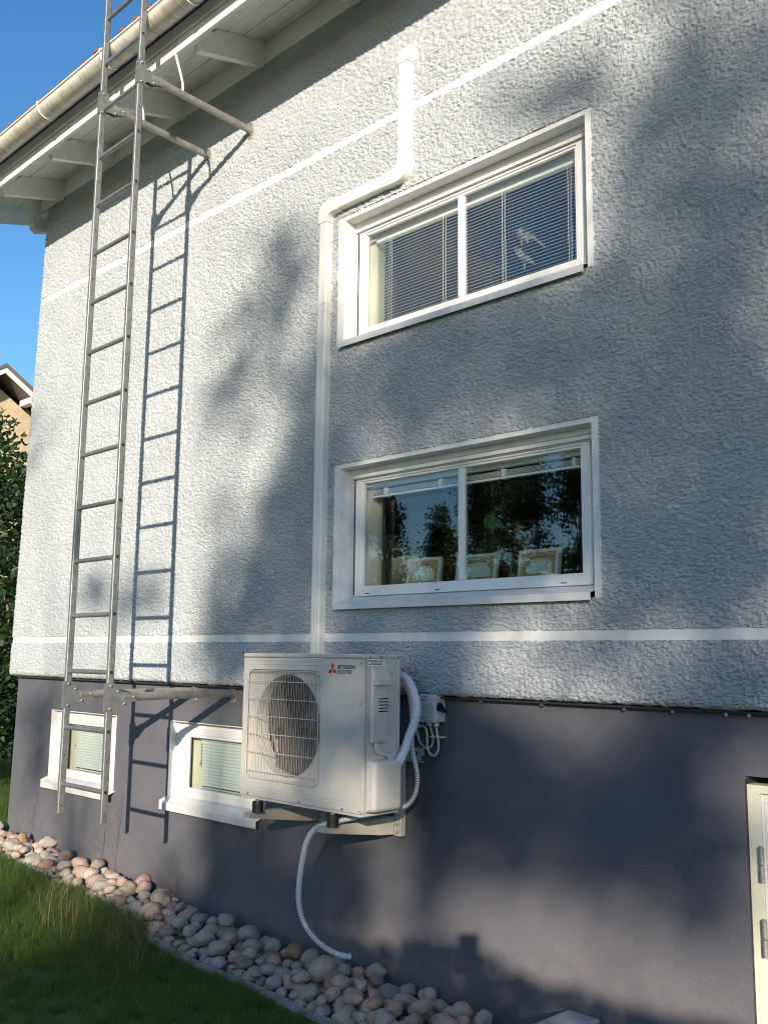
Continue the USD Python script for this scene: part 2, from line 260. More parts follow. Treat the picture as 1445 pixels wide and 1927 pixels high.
# ------------------------------------------------------------------ house: wall
house = thing('house', 'pale blue-grey roughcast house with white window trim and dark plinth', 'house')
WX0, WX1 = 3.66, 5.28
S1, S2, Z0, ZTOP = (3.994, 4.040), (1.259, 1.303), 1.008, 4.93
U0, U1, V0, V1 = 2.842, 3.575, 1.432, 2.188
def seg(a, b, st): return np.linspace(a, b, max(2, int(round((b-a)/st))+1))
def stucco(xparts, zlo, zhi, dz):
    xs = np.unique(np.round(np.concatenate([seg(*p) for p in xparts]), 6))
    zb = [zlo] + [z for z in (S2[0], S2[1], V0, V1, U0, U1, S1[0], S1[1]) if zlo < z < zhi] + [zhi]
    zs = np.unique(np.round(np.concatenate([seg(a, b, dz) for a, b in zip(zb[:-1], zb[1:])]), 6))
    X, Z = np.meshgrid(xs, zs, indexing='ij')
    P = np.stack([X, Z, X*0], -1)
    q = np.stack([X*.87 + Z*.5, -X*.5 + Z*.87, X*0], -1)
    warp = (meshkit.noise(P*70, 3) - .5)*.009; warp2 = (meshkit.noise(q*70 + 50, 4) - .5)*.009
    Q = P.copy(); Q[..., 0] = (P[..., 0] + warp)*78; Q[..., 1] = (P[..., 1] + warp2)*128
    n1, n3 = meshkit.noise(Q, 11), meshkit.noise(P*7, 13)
    plate = np.clip(np.abs(n1 - .5)/.22, 0, 1); plate = plate*plate*(3 - 2*plate)
    ph_ = (Z + warp)*76 + 3.2*meshkit.noise(q*40, 31) + 2.4*meshkit.noise(P*A([75, 90, 1]), 32)
    saw = 1 - (ph_ - np.floor(ph_)); saw = np.minimum(saw, (1 - saw)*6)
    h = 1.5*(.0092*saw*(.45 + .55*meshkit.noise(P*A([60, 75, 1]) + 7, 44)) + .0058*plate)*(.8 + .2*n3) + .0025*meshkit.noise(q*120, 21)
    h = np.clip(h, 0, None)
    left = .05 + (Z - 4.48)*.0403
    Xw = X + left*np.clip(1 - X/2.0, 0, 1)
    dx = np.clip(.045 - X, 0, None); Y = -(.003 + h) + (.05 - np.sqrt(np.maximum(.05**2 - dx**2, 0)))*1.0
    low = np.clip(.03 - (Z - Z0), 0, None); Y += .03 - np.sqrt(np.maximum(.03**2 - low**2, 0))*1.0
    Zw = Z + np.where(Z == Z0, (meshkit.noise(P*45, 5) - .5)*.014, 0)
    V = np.stack([Xw, Y, Zw], -1); nx, nz = X.shape; idx = np.arange(nx*nz).reshape(nx, nz)
    a, b, c, d = idx[:-1, :-1], idx[1:, :-1], idx[1:, 1:], idx[:-1, 1:]
    xc, zc = (X[:-1, :-1] + X[1:, 1:])/2, (Z[:-1, :-1] + Z[1:, 1:])/2
    inwin = (xc > WX0) & (xc < WX1) & (((zc > U0) & (zc < U1)) | ((zc > V0) & (zc < V1)))
    strip = ((zc > S1[0]) & (zc < S1[1])) | ((zc > S2[0]) & (zc < S2[1]))
    keep = ~(inwin | strip)
    f = np.r_[np.c_[a[keep], b[keep], c[keep]], np.c_[a[keep], c[keep], d[keep]]]
    V = V.reshape(-1, 3)
    if zlo == Z0:
        e = idx[:, 0]; u = V[e].copy(); u[:, 1] = .062; k = len(V)
        V = np.vstack([V, u]); j = np.arange(nx-1)
        f = np.r_[f, np.c_[e[:-1], k+j, k+j+1], np.c_[e[:-1], k+j+1, e[1:]]]
    m = trimesh.Trimesh(V, f, process=False); m.remove_unreferenced_vertices(); return m
rough = cat_([stucco([(0, 1.2, .0085), (1.2, 2.402, .0072)], Z0, ZTOP, .0054), stucco([(2.4, WX0, .0050), (WX0, WX1, .0044), (WX1, 6.102, .0039)], Z0, 4.252, .0036), stucco([(2.4, 6.102, .0062)], 4.25, ZTOP, .0050), stucco([(6.1, 7.6, .03)], Z0, ZTOP, .02)])
obj('roughcast_wall', rough, 'stucco_paint', house, smooth=True)
def leftx(z): return .05 + (z - 4.48)*.0403
for (a, b), yb in ((S1, 0), (S2, 0)):
    g = grid_mesh(np.linspace(0, 7.6, 500), np.linspace(a-.006, b+.006, 4), lambda X, Y: .0014*meshkit.noise(np.stack([X*40, Y*40, X*0], -1), 8))
    v = g.vertices.copy(); x = v[:, 0]; lx = leftx(v[:, 1])
    y = (-.012 if a > 2 else -.0075) - v[:, 2] + (.05 - np.sqrt(np.maximum(.05**2 - np.clip(.045 - x, 0, None)**2, 0)))
    g.vertices = np.c_[x + lx*np.clip(1 - x/2.0, 0, 1), y, v[:, 1]]
    obj('white_stripe', g, 'white_plaster', house, smooth=True)
obj('gable_wall', cat_([box(0.0, .3, .06, 9, Z0, 4.8), box(-.03+.03, .3, .062, 9, -.8, Z0-.001)]), 'stucco_paint', house)
obj('far_gable_wall', box(11.7, 12, .06, 9, -.8, 4.8), 'stucco_paint', house)
obj('rear_wall', box(.3, 11.7, 8.7, 9, -.8, 4.8), 'stucco_paint', house)
obj('right_front_wall', box(7.6, 11.7, -.004, .3, Z0, 4.9), 'stucco_paint', house)
# plinth with openings
PW1, PW2 = (.558, 1.475, .262, .775), (2.12, 3.045, .285, .778)
DX0, DZ1 = 5.812, .775
pl = Polygon([(-.078, -.9), (-.021, Z0+.03), (DX0, Z0+.03), (11.7, Z0+.03), (11.7, -.9), (DX0+1.05, -.9), (DX0+1.05, DZ1), (DX0, DZ1), (DX0, -.9)])
pl = pl.difference(sbox(PW1[0], PW1[2], PW1[1], PW1[3])).difference(sbox(PW2[0], PW2[2], PW2[1], PW2[3]))
obj('plinth', extrude_xz(pl, .05, .40), 'plinth_paint', house)
# inner core behind the roughcast between windows
core = sbox(0.3, .985, 11.7, 4.8).difference(sbox(3.70, 2.86, 5.25, 3.555)).difference(sbox(3.70, 1.47, 5.25, 2.168))
obj('wall_core', extrude_xz(core, .064, .34), 'room_wall', house)
obj('intermediate_floor', box(.3, 11.7, .34, 8.7, 2.42, 2.62), 'room_dark', house); obj('ground_floor_slab', box(.3, 11.7, .40, 8.7, .84, .99), 'room_dark', house); obj('attic_floor', box(.3, 11.7, .34, 8.7, 4.40, 4.55), 'room_dark', house); obj('cellar_floor', box(.3, 11.7, .40, 8.7, -.9, -.8), 'room_dark', house)
obj('partition_wall', box(2.6, 2.7, .42, 8.69, 1.0, 4.39), 'room_wall', house); obj('partition_wall', box(6.4, 6.5, .42, 8.69, 1.0, 4.39), 'room_wall', house); obj('partition_wall', box(2.71, 6.39, 4.4, 4.5, 1.0, 2.41), 'room_dark', house); obj('partition_wall', box(2.71, 6.39, 4.4, 4.5, 2.63, 4.39), 'room_dark', house)
# drip strip under the roughcast, with bolts
ds = obj('drip_strip', box(.02, 7.6, .012, .049, Z0-.012, Z0-.004), 'gap_dark', house)
for x in (5.345, 5.553, 5.765, 5.85, 4.95, 4.62):
    obj('bolt', cat_([cyl((x, .046, .990), (x, .026, .990), .006, 8), cyl((x, .026, .990), (x, .020, .990), .0065, 6)]), 'zinc_bolt', ds)

# ------------------------------------------------------------------ windows
def ring(x0, x1, z0, z1, l, r, b, t, y0, y1): return extrude_xz(sbox(x0, z0, x1, z1).difference(sbox(x0+l, z0+b, x1-r, z1-t)), y0, y1)
def sheet_xz(x0, x1, y, z0, z1): return trimesh.Trimesh(A([(x0, y, z0), (x1, y, z0), (x1, y, z1), (x0, y, z1)]), [(0, 1, 2), (0, 2, 3)], process=False)
def main_window(z0, z1, label):
    """z0, z1: opening in the plaster; surround outside it"""
    fx0, fx1 = 3.712, 5.242
    so = sbox(WX0-.006, z0-.055, WX1+.006, z1+.031).difference(sbox(fx0, z0-.2, fx1, z1))
    obj('window_surround', extrude_xz(so, -.0085, .13), 'white_plaster', house)
    w = obj('window', ring(fx0, fx1, z0, z1, .032, .052, .03, .052, .088, .150), 'white_aluminium', house, label=label)
    sx0, sx1, sz0, sz1 = fx0+.026, fx1-.062, z0+.036, z1-.058
    obj('drip_cap', cat_([box(fx0+.002, fx1-.002, .064, .0875, z1-.026, z1-.0005), box(fx0+.002, fx1-.002, .071, .0875, z1-.046, z1-.0275)]), 'white_aluminium', w)
    gx0, gx1, gz0, gz1 = 3.790, 5.128, sz0+.045, sz1-.020
    obj('sash', cat_([extrude_xz(sbox(sx0, sz0, sx1, sz1).difference(sbox(gx0-.012, gz0-.012, gx1+.012, gz1+.012)), .076, .0870), extrude_xz(sbox(gx0-.0118, gz0-.0118, gx1+.0118, gz1+.0118).difference(sbox(gx0, gz0, gx1, gz1)), .083, .10)]), 'white_aluminium', w)
    obj('frame_joint', cat_([box(fx0+.003, fx0+.0255, .0872, .0876, z0+.02, z1-.05)]), 'gap_dark', w)
    obj('mullion', box(4.440, 4.476, .079, .104, gz0+.0005, gz1-.0005, .004), 'white_aluminium', w)
    obj('pane', sheet_xz(gx0-.004, 4.458, .097, gz0-.004, gz1+.004), 'window_glass', w); obj('pane', sheet_xz(4.4585, gx1+.004, .097, gz0-.004, gz1+.004), 'window_glass', w)
    # reveal inside
    rv = extrude_xz(sbox(gx0-.06, gz0-.05, gx1+.05, gz1+.05).difference(sbox(gx0-.002, gz0-.010, gx1+.002, gz1+.002)), .155, .225)
    obj('inner_reveal', rv, 'cream_paint', w)
    obj('inner_pane', sheet_xz(gx0, gx1, .197, gz0-.009, gz1+.001), 'inner_glass', w)
    # sill sheet
    a = Polygon([(.0905, z0+.030), (.0905, z0+.0285), (-.040, z0-.012), (-.040, z0-.043), (-.043, z0-.043), (-.0425, z0-.0105)])
    obj('sill', extrude_yz(a, fx0-.008, fx1-.001), 'sill_metal', w)
    obj('sill_rail', box(sx0, sx1, .070, .0895, z0+.0288, z0+.0355), 'white_aluminium', w)
    for x in (3.82, 4.30, 5.02): obj('drain_slot', box(x, x+.03, .0745, .0758, sz0+.004, sz0+.008), 'gap_dark', w)
    for px, pz in ((3.728, z1-.10), (3.728, z0+.10), (5.20, z1-.035)): obj('screw', cyl((px, .088, pz), (px, .0862, pz), .004, 8), 'ink_grey', w)
    return w, gx0, gx1, gz0, gz1
wU, *gU = main_window(2.862, 3.550, 'upper window with lowered venetian blind'); wL, *gL = main_window(1.464, 2.164, 'middle window with canvases standing on its sill')
for pts in ([(4.788, 3.189), (4.83, 3.187), (4.87, 3.150), (4.90, 3.128), (4.96, 3.045), (4.895, 3.112), (4.86, 3.126), (4.85, 3.09), (4.842, 3.13), (4.825, 3.135), (4.82, 3.10), (4.812, 3.14), (4.80, 3.16)],
            [(4.775, 3.105), (4.80, 3.10), (4.84, 3.055), (4.87, 3.03), (4.89, 2.99), (4.862, 3.012), (4.84, 3.02), (4.836, 2.975), (4.828, 3.025), (4.81, 3.04)]):
    obj('glass_smudge', extrude_xz(Polygon(pts).buffer(.002), .0950, .0955), 'smudge', wU)
def cellar_window(P, label):
    x0, x1, z0, z1 = P
    w = obj('window', ring(x0+.001, x1-.001, z0+.002, z1-.001, .055, .055, .05, .045, .098, .17), 'white_aluminium', house, label=label)
    obj('jamb_trim', cat_([box(x0+.0008, x0+.006, .046, .0975, z0+.012, z1-.001), box(x1-.006, x1-.0008, .046, .0975, z0+.012, z1-.001), box(x0+.0062, x1-.0062, .048, .0975, z1-.006, z1-.0012)]), 'white_aluminium', w)
    gx0, gx1, gz0, gz1 = x0+.135, x1-.135, z0+.095, z1-.095
    obj('sash', cat_([extrude_xz(sbox(x0+.045, z0+.042, x1-.045, z1-.038).difference(sbox(gx0-.02, gz0-.018, gx1+.02, gz1+.018)), .086, .0972), extrude_xz(sbox(gx0-.0198, gz0-.0178, gx1+.0198, gz1+.0178).difference(sbox(gx0, gz0, gx1, gz1)), .092, .112)]), 'white_aluminium', w)
    obj('pane', sheet_xz(gx0-.004, gx1+.004, .107, gz0-.004, gz1+.004), 'window_glass', w)
    obj('inner_sash', extrude_xz(sbox(gx0-.06, gz0-.05, gx1+.06, gz1+.05).difference(sbox(gx0+.045, gz0+.002, gx1-.045, gz1-.002)), .172, .22), 'cream_paint', w)
    obj('lining', extrude_xz(sbox(gx0-.07, gz0-.06, gx1+.07, gz1+.06).difference(sbox(gx0-.052, gz0-.042, gx1+.052, gz1+.042)), .221, .42), 'cream_paint', w)
    a = Polygon([(.0965, z0+.036), (.0965, z0+.034), (.000, z0-.002), (.000, z0-.040), (-.003, z0-.040), (-.0028, z0+.000)])
    obj('sill', extrude_yz(a, x0-.010, x1+.022), 'sill_metal', w)
    obj('sill_end', extrude_yz(Polygon([(.049, z0-.036), (-.001, z0-.036), (-.001, z0+.012), (.049, z0+.034)]), x0-.013, x0-.0102), 'sill_metal', w)
    obj('hinge', cat_([cyl((gx0+.056, .160, gz1-.04), (gx0+.056, .160, gz1-.16), .005, 8), box(gx0+.050, gx0+.066, .150, .166, gz1-.175, gz1-.150)]), 'zinc_bolt', w)
    return gx0, gx1, gz0, gz1
gC1 = cellar_window(PW1, 'cellar window behind the ladder'); gC2 = cellar_window(PW2, 'cellar window beside the heat pump')

# venetian blinds
def blind(name, label, x0, x1, zt, zb, y, pitch, width, tilt, cords, slatmat, n=None):
    b = thing(name, label, 'window blind', group='venetian blinds in the windows')
    obj('head_rail', box(x0, x1, y-.012, y+.012, zt, zt+.022), 'blind_white', b)
    z = zt - pitch*.6; c, s = cos(tilt), sin(tilt); k = 0
    while z > zb + .01:
        v = []
        for u, sag in ((-1, 0), (0, .0012), (1, 0)):
            for x in (x0+.003, x1-.003): v.append((x, y + u*width/2*c - sag*s, z + u*width/2*s + sag*c))
        t = .0005; V = A(v); V2 = V + A([0, -s*t, c*t])
        f = [(0, 1, 3), (0, 3, 2), (2, 3, 5), (2, 5, 4), (6, 9, 7), (6, 8, 9), (8, 11, 9), (8, 10, 11), (0, 7, 1), (0, 6, 7), (4, 5, 11), (4, 11, 10)]
        obj('slat', trimesh.Trimesh(np.vstack([V, V2]), f, process=False), slatmat, b); z -= pitch
    obj('bottom_rail', box(x0, x1, y-.008, y+.008, zb, zb+.008), 'blind_white', b)
    for cx in cords:
        for dy in (-width/2*c - .001, width/2*c + .001): obj('cord', rod((cx, y+dy, zt), (cx, y+dy, zb+.008), .0011, 5), 'cord_white', b)
        obj('cord', rod((cx+.012, y, zt), (cx+.012, y, zb+.008), .0010, 5), 'cord_white', b)
    return b
blind('venetian_blind', 'lowered white slatted blind behind the upper window', 3.806, 5.118, 3.440, gU[2]+.006, .150, .0172, .0155, radians(17), (3.905, 4.290, 4.672, 5.05), 'blind_white')
blind('venetian_blind', 'closed pale slatted blind in the cellar window behind the ladder', gC1[0]+.062, gC1[1]-.05, gC1[3]-.020, gC1[2]+.0, .150, .0190, .0205, radians(66), (.86, 1.20), 'blind_slat')
blind('venetian_blind', 'closed pale slatted blind in the cellar window beside the heat pump', gC2[0]+.072, gC2[1]-.05, gC2[3]-.020, gC2[2]+.0, .150, .0190, .0205, radians(66), (2.42, 2.78), 'blind_slat')
rb = thing('venetian_blind', 'blind drawn up into a thin bundle at the top of the middle window', 'window blind', group='venetian blinds in the windows')
obj('head_rail', box(3.806, 5.118, .138, .162, 2.068, 2.088), 'blind_white', rb)
for k in range(5): obj('slat', box(3.809, 5.115, .140, .160, 2.030+k*.0055, 2.0315+k*.0055), 'blind_white', rb)
obj('bottom_rail', box(3.806, 5.118, .139, .161, 2.015, 2.025), 'blind_white', rb)
for x in (3.89, 4.27, 4.66, 5.05): obj('cord_clip', box(x, x+.018, .134, .166, 2.012, 2.060), 'cord_white', rb)

# things on the middle sill
szl = gL[2] - .0095
def canvas(x0, x1, h, label, lean, rz):
    t = thing('painting_canvas', label, 'canvas', ((x0+x1)/2, .262, szl), rz, 'canvases standing on the middle window sill'); w = (x1-x0)
    L = A([[1, 0, 0], [0, cos(lean), sin(lean)], [0, -sin(lean), cos(lean)]])
    def P(m): m = m.copy(); m.vertices = m.vertices @ L; return m
    def b(*a): return P(box(*a))
    # back of the stretched canvas faces the glass (-y)
    obj('cloth', b(-w/2+.014, w/2-.014, .0005, .004, .014, h-.014), 'canvas_cloth', t)
    fold = ring(-w/2, w/2, 0, h, .015, .015, .015, .015, -.019, .003); obj('folded_edge', P(fold), 'canvas_cloth', t)
    for m in (b(-w/2+.0155, -w/2+.036, -.017, -.001, .0155, h-.0155), b(w/2-.036, w/2-.0155, -.017, -.001, .0155, h-.0155), b(-w/2+.0365, w/2-.0365, -.017, -.001, .0155, .036), b(-w/2+.0365, w/2-.0365, -.017, -.001, h-.036, h-.0155)):
        obj('stretcher_bar', m, 'wood_pine', t)
    for sx in (-1, 1):
        for k in range(3):
            x = sx*(w/2-.0365); d = .030 - k*.010
            obj('corner_step', b(min(x, x-sx*d), max(x, x-sx*d), -.0165, -.0012, h-.0365-.010*(k+1), h-.0366-.010*k), 'wood_pine', t)
canvas(3.952, 4.168, .155, 'leftmost of three small stretched canvases on the middle window sill, back to the glass', radians(-8), radians(4))
canvas(4.282, 4.530, .150, 'middle of three small stretched canvases, standing behind the window bar', radians(-8), radians(1))
canvas(4.655, 4.895, .150, 'rightmost of three small stretched canvases on the middle window sill', radians(-8), radians(-5))
pl_ = thing('house_plant', 'single green heart-shaped leaf on a long bent stem behind the middle window', 'house plant', (4.615, .275, szl))
obj('pot', cat_([trimesh.creation.revolve([(0, 0), (.016, 0), (.020, .045), (.017, .045), (.015, .006), (0, .006)], sections=14)]), 'room_wall', pl_, smooth=40)
st, _ = spline([(0, 0, .02), (-.02, -.005, .09), (-.07, -.012, .19), (-.135, -.02, .285)], 12); obj('stem', tube(st, .0022, 6), 'house_leaf', pl_)
lf = Polygon([(0, 0), (.018, .012), (.045, .008), (.075, -.012), (.088, -.040), (.070, -.052), (.035, -.052), (.01, -.046), (-.012, -.030), (-.018, -.010)]).buffer(.004)
lm = extrude_xz(lf, 0, .0012); lm.vertices[:, 1] += .5*(lm.vertices[:, 0]-.03)**2/.06; lm.apply_translation((-.155, -.022, .325)); obj('leaf', lm, 'house_leaf', pl_)
cur = thing('panelled_door', 'cream boarded door leaf inside the room behind the middle window', 'door')
for k in range(4): obj('door_board', box(3.20+k*.075, 3.20+k*.075+.070, .80, .83, 1.0, 1.93 - k*.045), 'cream_paint', cur)

# ------------------------------------------------------------------ door at the right edge
dr = obj('cellar_door', cat_([ring(DX0+.002, DX0+1.048, -.5, DZ1-.03, .045, .045, 0.0, .028, .058, .13)]), 'cream_paint', house, label='white cellar door at the right edge')
obj('door_lining', cat_([box(DX0+.0005, DX0+.0018, .048, .12, -.5, DZ1-.012)]), 'gap_dark', dr)
obj('door_leaf', box(DX0+.049, DX0+.997, .066, .11, -.5, DZ1-.062), 'white_aluminium', dr)
obj('leaf_panel', cat_([ring(DX0+.062, DX0+.98, -.45, DZ1-.085, .005, .005, .005, .005, .0635, .0665), box(DX0+.09, DX0+.95, .0625, .0665, -.4, DZ1-.12)]), 'white_aluminium', dr)
for a, b in ((.533, .415), (.288, .165)):
    x = DX0+.048
    obj('hinge', cat_([cyl((x, .048, a), (x, .048, (a+b)/2+.002), .0095, 12), cyl((x, .048, (a+b)/2-.002), (x, .048, b), .0095, 12), cyl((x, .048, a+.004), (x, .048, a), .006, 10)]), 'galvanised_dull', dr, smooth=40)

# ------------------------------------------------------------------ roof
SL = 0.265
def deck(y): return 4.976 + (y + .02)*SL          # underside of the boards
XR0, XR1 = -.46, 9.0
edges = np.linspace(-.555, .42, 9)
def slope_board(x0, x1, y0, y1, t, off, b=.002):
    v = []
    for x in (x0, x1):
        for y in (y0, y1): v += [(x, y, deck(y)+off), (x, y, deck(y)+off+t)]
    return trimesh.convex.convex_hull(A(v))
for k, (a, b) in enumerate(zip(edges[:-1], edges[1:])):
    cut = [XR0, 1.58 + .9*((k*37) % 5)/5, 4.6 + .7*((k*53) % 4)/4, XR1]
    for c0, c1 in zip(cut[:-1], cut[1:]):
        obj('soffit_board', slope_board(c0+.0012, c1-.0012, a+.0022, b-.0022, .018, rng.uniform(-.0015, .0015)), 'soffit_paint', house)
obj('roof_underlay', slope_board(XR0, XR1, -.60, 4.5, .02, .0205), 'gap_dark', house)
for x in (.375, 1.167, 2.097, 2.963, 3.83, 4.70, 5.56, 6.43, 7.3):
    w = .045; pr = Polygon([(-.021, deck(-.021)-.003), (-.021, 4.806), (-.500, 4.680), (-.515, 4.694), (-.515, 4.718), (-.375, deck(-.375)-.003)])
    obj('rafter', extrude_yz(pr, x-w, x), 'soffit_paint', house)
obj('frieze_board', box(-.03, 9.0, -.0205, -.001, 4.824, deck(-.01)-.002, .002), 'soffit_paint', house)
fa = obj('fascia', cat_([box(XR0, XR1, -.577, -.556, 4.683, 4.845), box(XR0, XR1, -.594, -.5775, 4.765, 4.86, .003)]), 'fascia_paint', house)
obj('barge_board', cat_([barq((XR0-.012, -.60, deck(-.60)-.02), (XR0-.012, 4.4, deck(4.4)-.02), .022, .17)]), 'soffit_paint', house)
obj('gable_frieze', extrude_yz(Polygon([(-.025, 4.665), (-.070, 4.69), (-.105, deck(-.105)-.004), (.42, deck(.42)-.004), (.42, 4.80)]), -.11, -.036), 'soffit_paint', house)
# gutter
def gutter_profile(r=.072, t=.0022, y=-.705, z=4.845):
    a = np.linspace(pi, 2*pi, 22); o = [(y + r*cos(u), z + r*sin(u)) for u in a]
    i = [(y + (r-t)*cos(u), z + (r-t)*sin(u)) for u in a[::-1]]
    return Polygon(o + i).union(Point(y-r-.002, z+.002).buffer(.008)).union(sbox(y+r-.0022, z-.001, y+r, z+.02))
gt = obj('gutter', extrude_yz(gutter_profile(), XR0-.05, XR1), 'gutter_stained', house, smooth=40)
obj('gutter_end', extrude_yz(Polygon([(-.705+.0735*cos(u), 4.845+.0735*sin(u)) for u in np.linspace(pi, 2*pi, 22)]), XR0-.053, XR0-.0502), 'gutter_stained', gt)
for x in (.62, 1.35+.12, 2.30, 3.17, 4.0, 4.9, 5.8):
    Q = [(x, -.705+.0755*cos(u), 4.845+.0755*sin(u)) for u in np.linspace(pi*.98, 1.72*pi, 16)]
    Q = [(x, -.772, 4.870), (x, -.786, 4.859)] + Q
    obj('gutter_bracket', tube(Q, .0042, 6), 'label_white', gt)
# roof tiles: eaves course one by one, the rest as a sheet
roof = obj('roof', slope_board(XR0-.02, XR1, -.60, 4.5, .03, .11), 'gap_dark', house)
def tile_mesh(x0, w, y0, y1, lift):
    n = 17; xs = np.linspace(0, 1, n); prof = .030*np.maximum(np.sin(xs*4*pi - pi/2)*.5 + .5, 0)**1.0
    v = []
    for y, up_ in ((y0, lift), (y1, 0.0)):
        for x, p in zip(xs, prof): v.append((x0 + x*w, y, deck(y) + .160 + p + up_))
    for y, up_ in ((y0, lift), (y1, 0.0)):
        for x, p in zip(xs, prof): v.append((x0 + x*w, y, deck(y) + .160 + p + up_ - .016))
    f = []
    for i in range(n-1):
        a, b, c, d = i, i+1, n+i+1, n+i; o = 2*n
        f += [(a, b, c), (a, c, d), (o+a, o+c, o+b), (o+a, o+d, o+c), (a, o+a, o+b), (a, o+b, b), (d, c, o+c), (d, o+c, o+d)]
    f += [(0, n, 3*n), (0, 3*n, 2*n), (n-1, 3*n-1, 4*n-1), (n-1, 4*n-1, 2*n-1)]
    return trimesh.Trimesh(A(v), f, process=False)
TW = .311
for row in range(2):
    for k in range(30):
        x0 = -.50 + k*TW; y0 = -.690 + row*.34
        obj('roof_tile', tile_mesh(x0+.002, TW-.004, y0 + rng.uniform(-.004, .004), y0+.40, .020 + rng.uniform(-.003, .003)), 'roof_tile_red', roof, smooth=50)
sheet = cat_([tile_mesh(-.50+k*TW, TW, -.690+row*.34, -.690+row*.34+.40, .020) for row in range(2, 14) for k in range(30)])
tag(obj('upper_tiles', sheet, 'roof_tile_red', roof, smooth=50), kind='stuff')

# ------------------------------------------------------------------ cable trunking
tr = thing('cable_trunking', 'white plastic pipe trunking climbing the wall with two bends beside the windows', 'trunking')
ty = -.060
obj('channel', cat_([box(3.551, 3.616, ty, -.001, 1.02, 3.098, .004)]), 'pvc_white', tr)
obj('channel', cat_([box(3.553, 3.614, ty+.002, -.001, 3.102, 3.57, .004)]), 'pvc_white', tr)
obj('coupling', cat_([box(3.549, 3.618, ty-.002, -.001, 3.085, 3.115, .004)]), 'pvc_white', tr)
def elbow(cx, cz, kind):
    """rounded outer corner elbow"""
    arc = lambda cx, cz, r, a0, a1: [(cx + r*cos(t), cz + r*sin(t)) for t in np.linspace(a0, a1, 9)]
    if kind == 'ul': p = Polygon([(3.549, 3.565)] + arc(3.549+.066, 3.681-.066, .066, pi, pi/2) + [(3.70, 3.681), (3.70, 3.609)] + arc(3.655, 3.572, .037, pi/2, pi*.95) + [(3.6185, 3.565)])
    else: p = Polygon([(4.05, 3.609), (4.05, 3.681)] + arc(4.112, 3.717, .036, -pi/2, 0) + [(4.148, 3.76), (4.2185, 3.76)] + arc(4.2185-.066, 3.609+.066, .066, 0, -pi/2))
    m = extrude_xz(p.buffer(0), ty-.002, -.001); return m
obj('elbow', elbow(0, 0, 'ul'), 'pvc_white', tr, smooth=35); obj('channel', box(3.701, 4.049, ty, -.001, 3.6125, 3.678, .004), 'pvc_white', tr)
obj('elbow', elbow(0, 0, 'lr'), 'pvc_white', tr, smooth=35); obj('channel', box(4.150, 4.215, ty, -.001, 3.761, 4.262, .004), 'pvc_white', tr)
capp = Polygon([(-.062, 4.262), (-.062, 4.30), (-.05, 4.335), (-.03, 4.352), (-.001, 4.358), (-.001, 4.262)])
obj('end_cap', cat_([extrude_yz(capp, 4.147, 4.2185), extrude_yz(Polygon([(-.018, 4.27), (-.018, 4.372), (-.001, 4.372), (-.001, 4.27)]), 4.140, 4.232)]), 'pvc_white', tr, smooth=35)

# ------------------------------------------------------------------ ladder
ld = thing('wall_ladder', 'galvanised roof ladder on stand-off tubes hanging beside the wall', 'ladder')
LY = -.803
def rail_x(side, z): return (2.400, 2.850)[side] + (.018 if side == 0 else -.014)*(z-.34)/4.5
for s in (0, 1):
    for z0, z1 in ((.338, 2.75), (2.752, 5.75)):
        p, q = (rail_x(s, z0), LY, z0), (rail_x(s, z1), LY, z1)
        prof = rrect(-.011, .011, -.019, .019, .006); n = len(prof.exterior.coords)-1; c = A(prof.exterior.coords[:-1])
        V = np.vstack([np.c_[c[:, 0]+e[0], c[:, 1]+e[1], np.full(n, e[2])] for e in (p, q)]); f = []
        for i in range(n): j = (i+1) % n; f += [(i, j, n+j), (i, n+j, n+i)]
        for i in range(1, n-1): f += [(0, i+1, i), (n, n+i, n+i+1)]
        rl = obj('rail', trimesh.Trimesh(V, f, process=False), 'galvanised', ld, smooth=40)
        k = 0
        for i in range(18):
            z = 4.989 + .6 - .3*i + .15
            if z0+.02 < z < z1-.02:
                x = rail_x(s, z)
                obj('hole', cyl((x+.0105, LY, z), (x+.0114, LY, z), .0042, 8), 'hole_dark', rl)
    z = .375; obj('hole', cyl((rail_x(s, z)+.0105, LY, z), (rail_x(s, z)+.0114, LY, z), .0046, 8), 'hole_dark', rl)
    zc = 2.75; x = rail_x(s, zc); obj('splice_sleeve', cat_([extrude_xy(rrect(x-.0122, x+.0122, LY-.0202, LY+.0202, .006), zc-.004, zc+.060), cyl((x+.012, LY, zc+.022), (x+.0165, LY, zc+.022), .006, 6), cyl((x+.012, LY, zc+.048), (x+.0145, LY, zc+.048), .004, 6)]), 'galvanised', ld, smooth=40)
for i in range(18):
    z = 4.989 + .6 - .3*i
    if z < .45: continue
    x0, x1 = rail_x(0, z), rail_x(1, z)
    rg = obj('rung', cyl((x0+.004, LY, z), (x1+.006, LY, z), .0125, 14), 'galvanised', ld, smooth=40)
    x = x1
    obj('rung_collar', extrude_yz(Point(LY, z).buffer(.0148).difference(Point(LY, z).buffer(.0095)), x+.0105, x+.0135), 'galvanised', rg)
    obj('rung_end', cyl((x+.0104, LY, z), (x+.0118, LY, z), .0095, 12), 'hole_dark', rg)
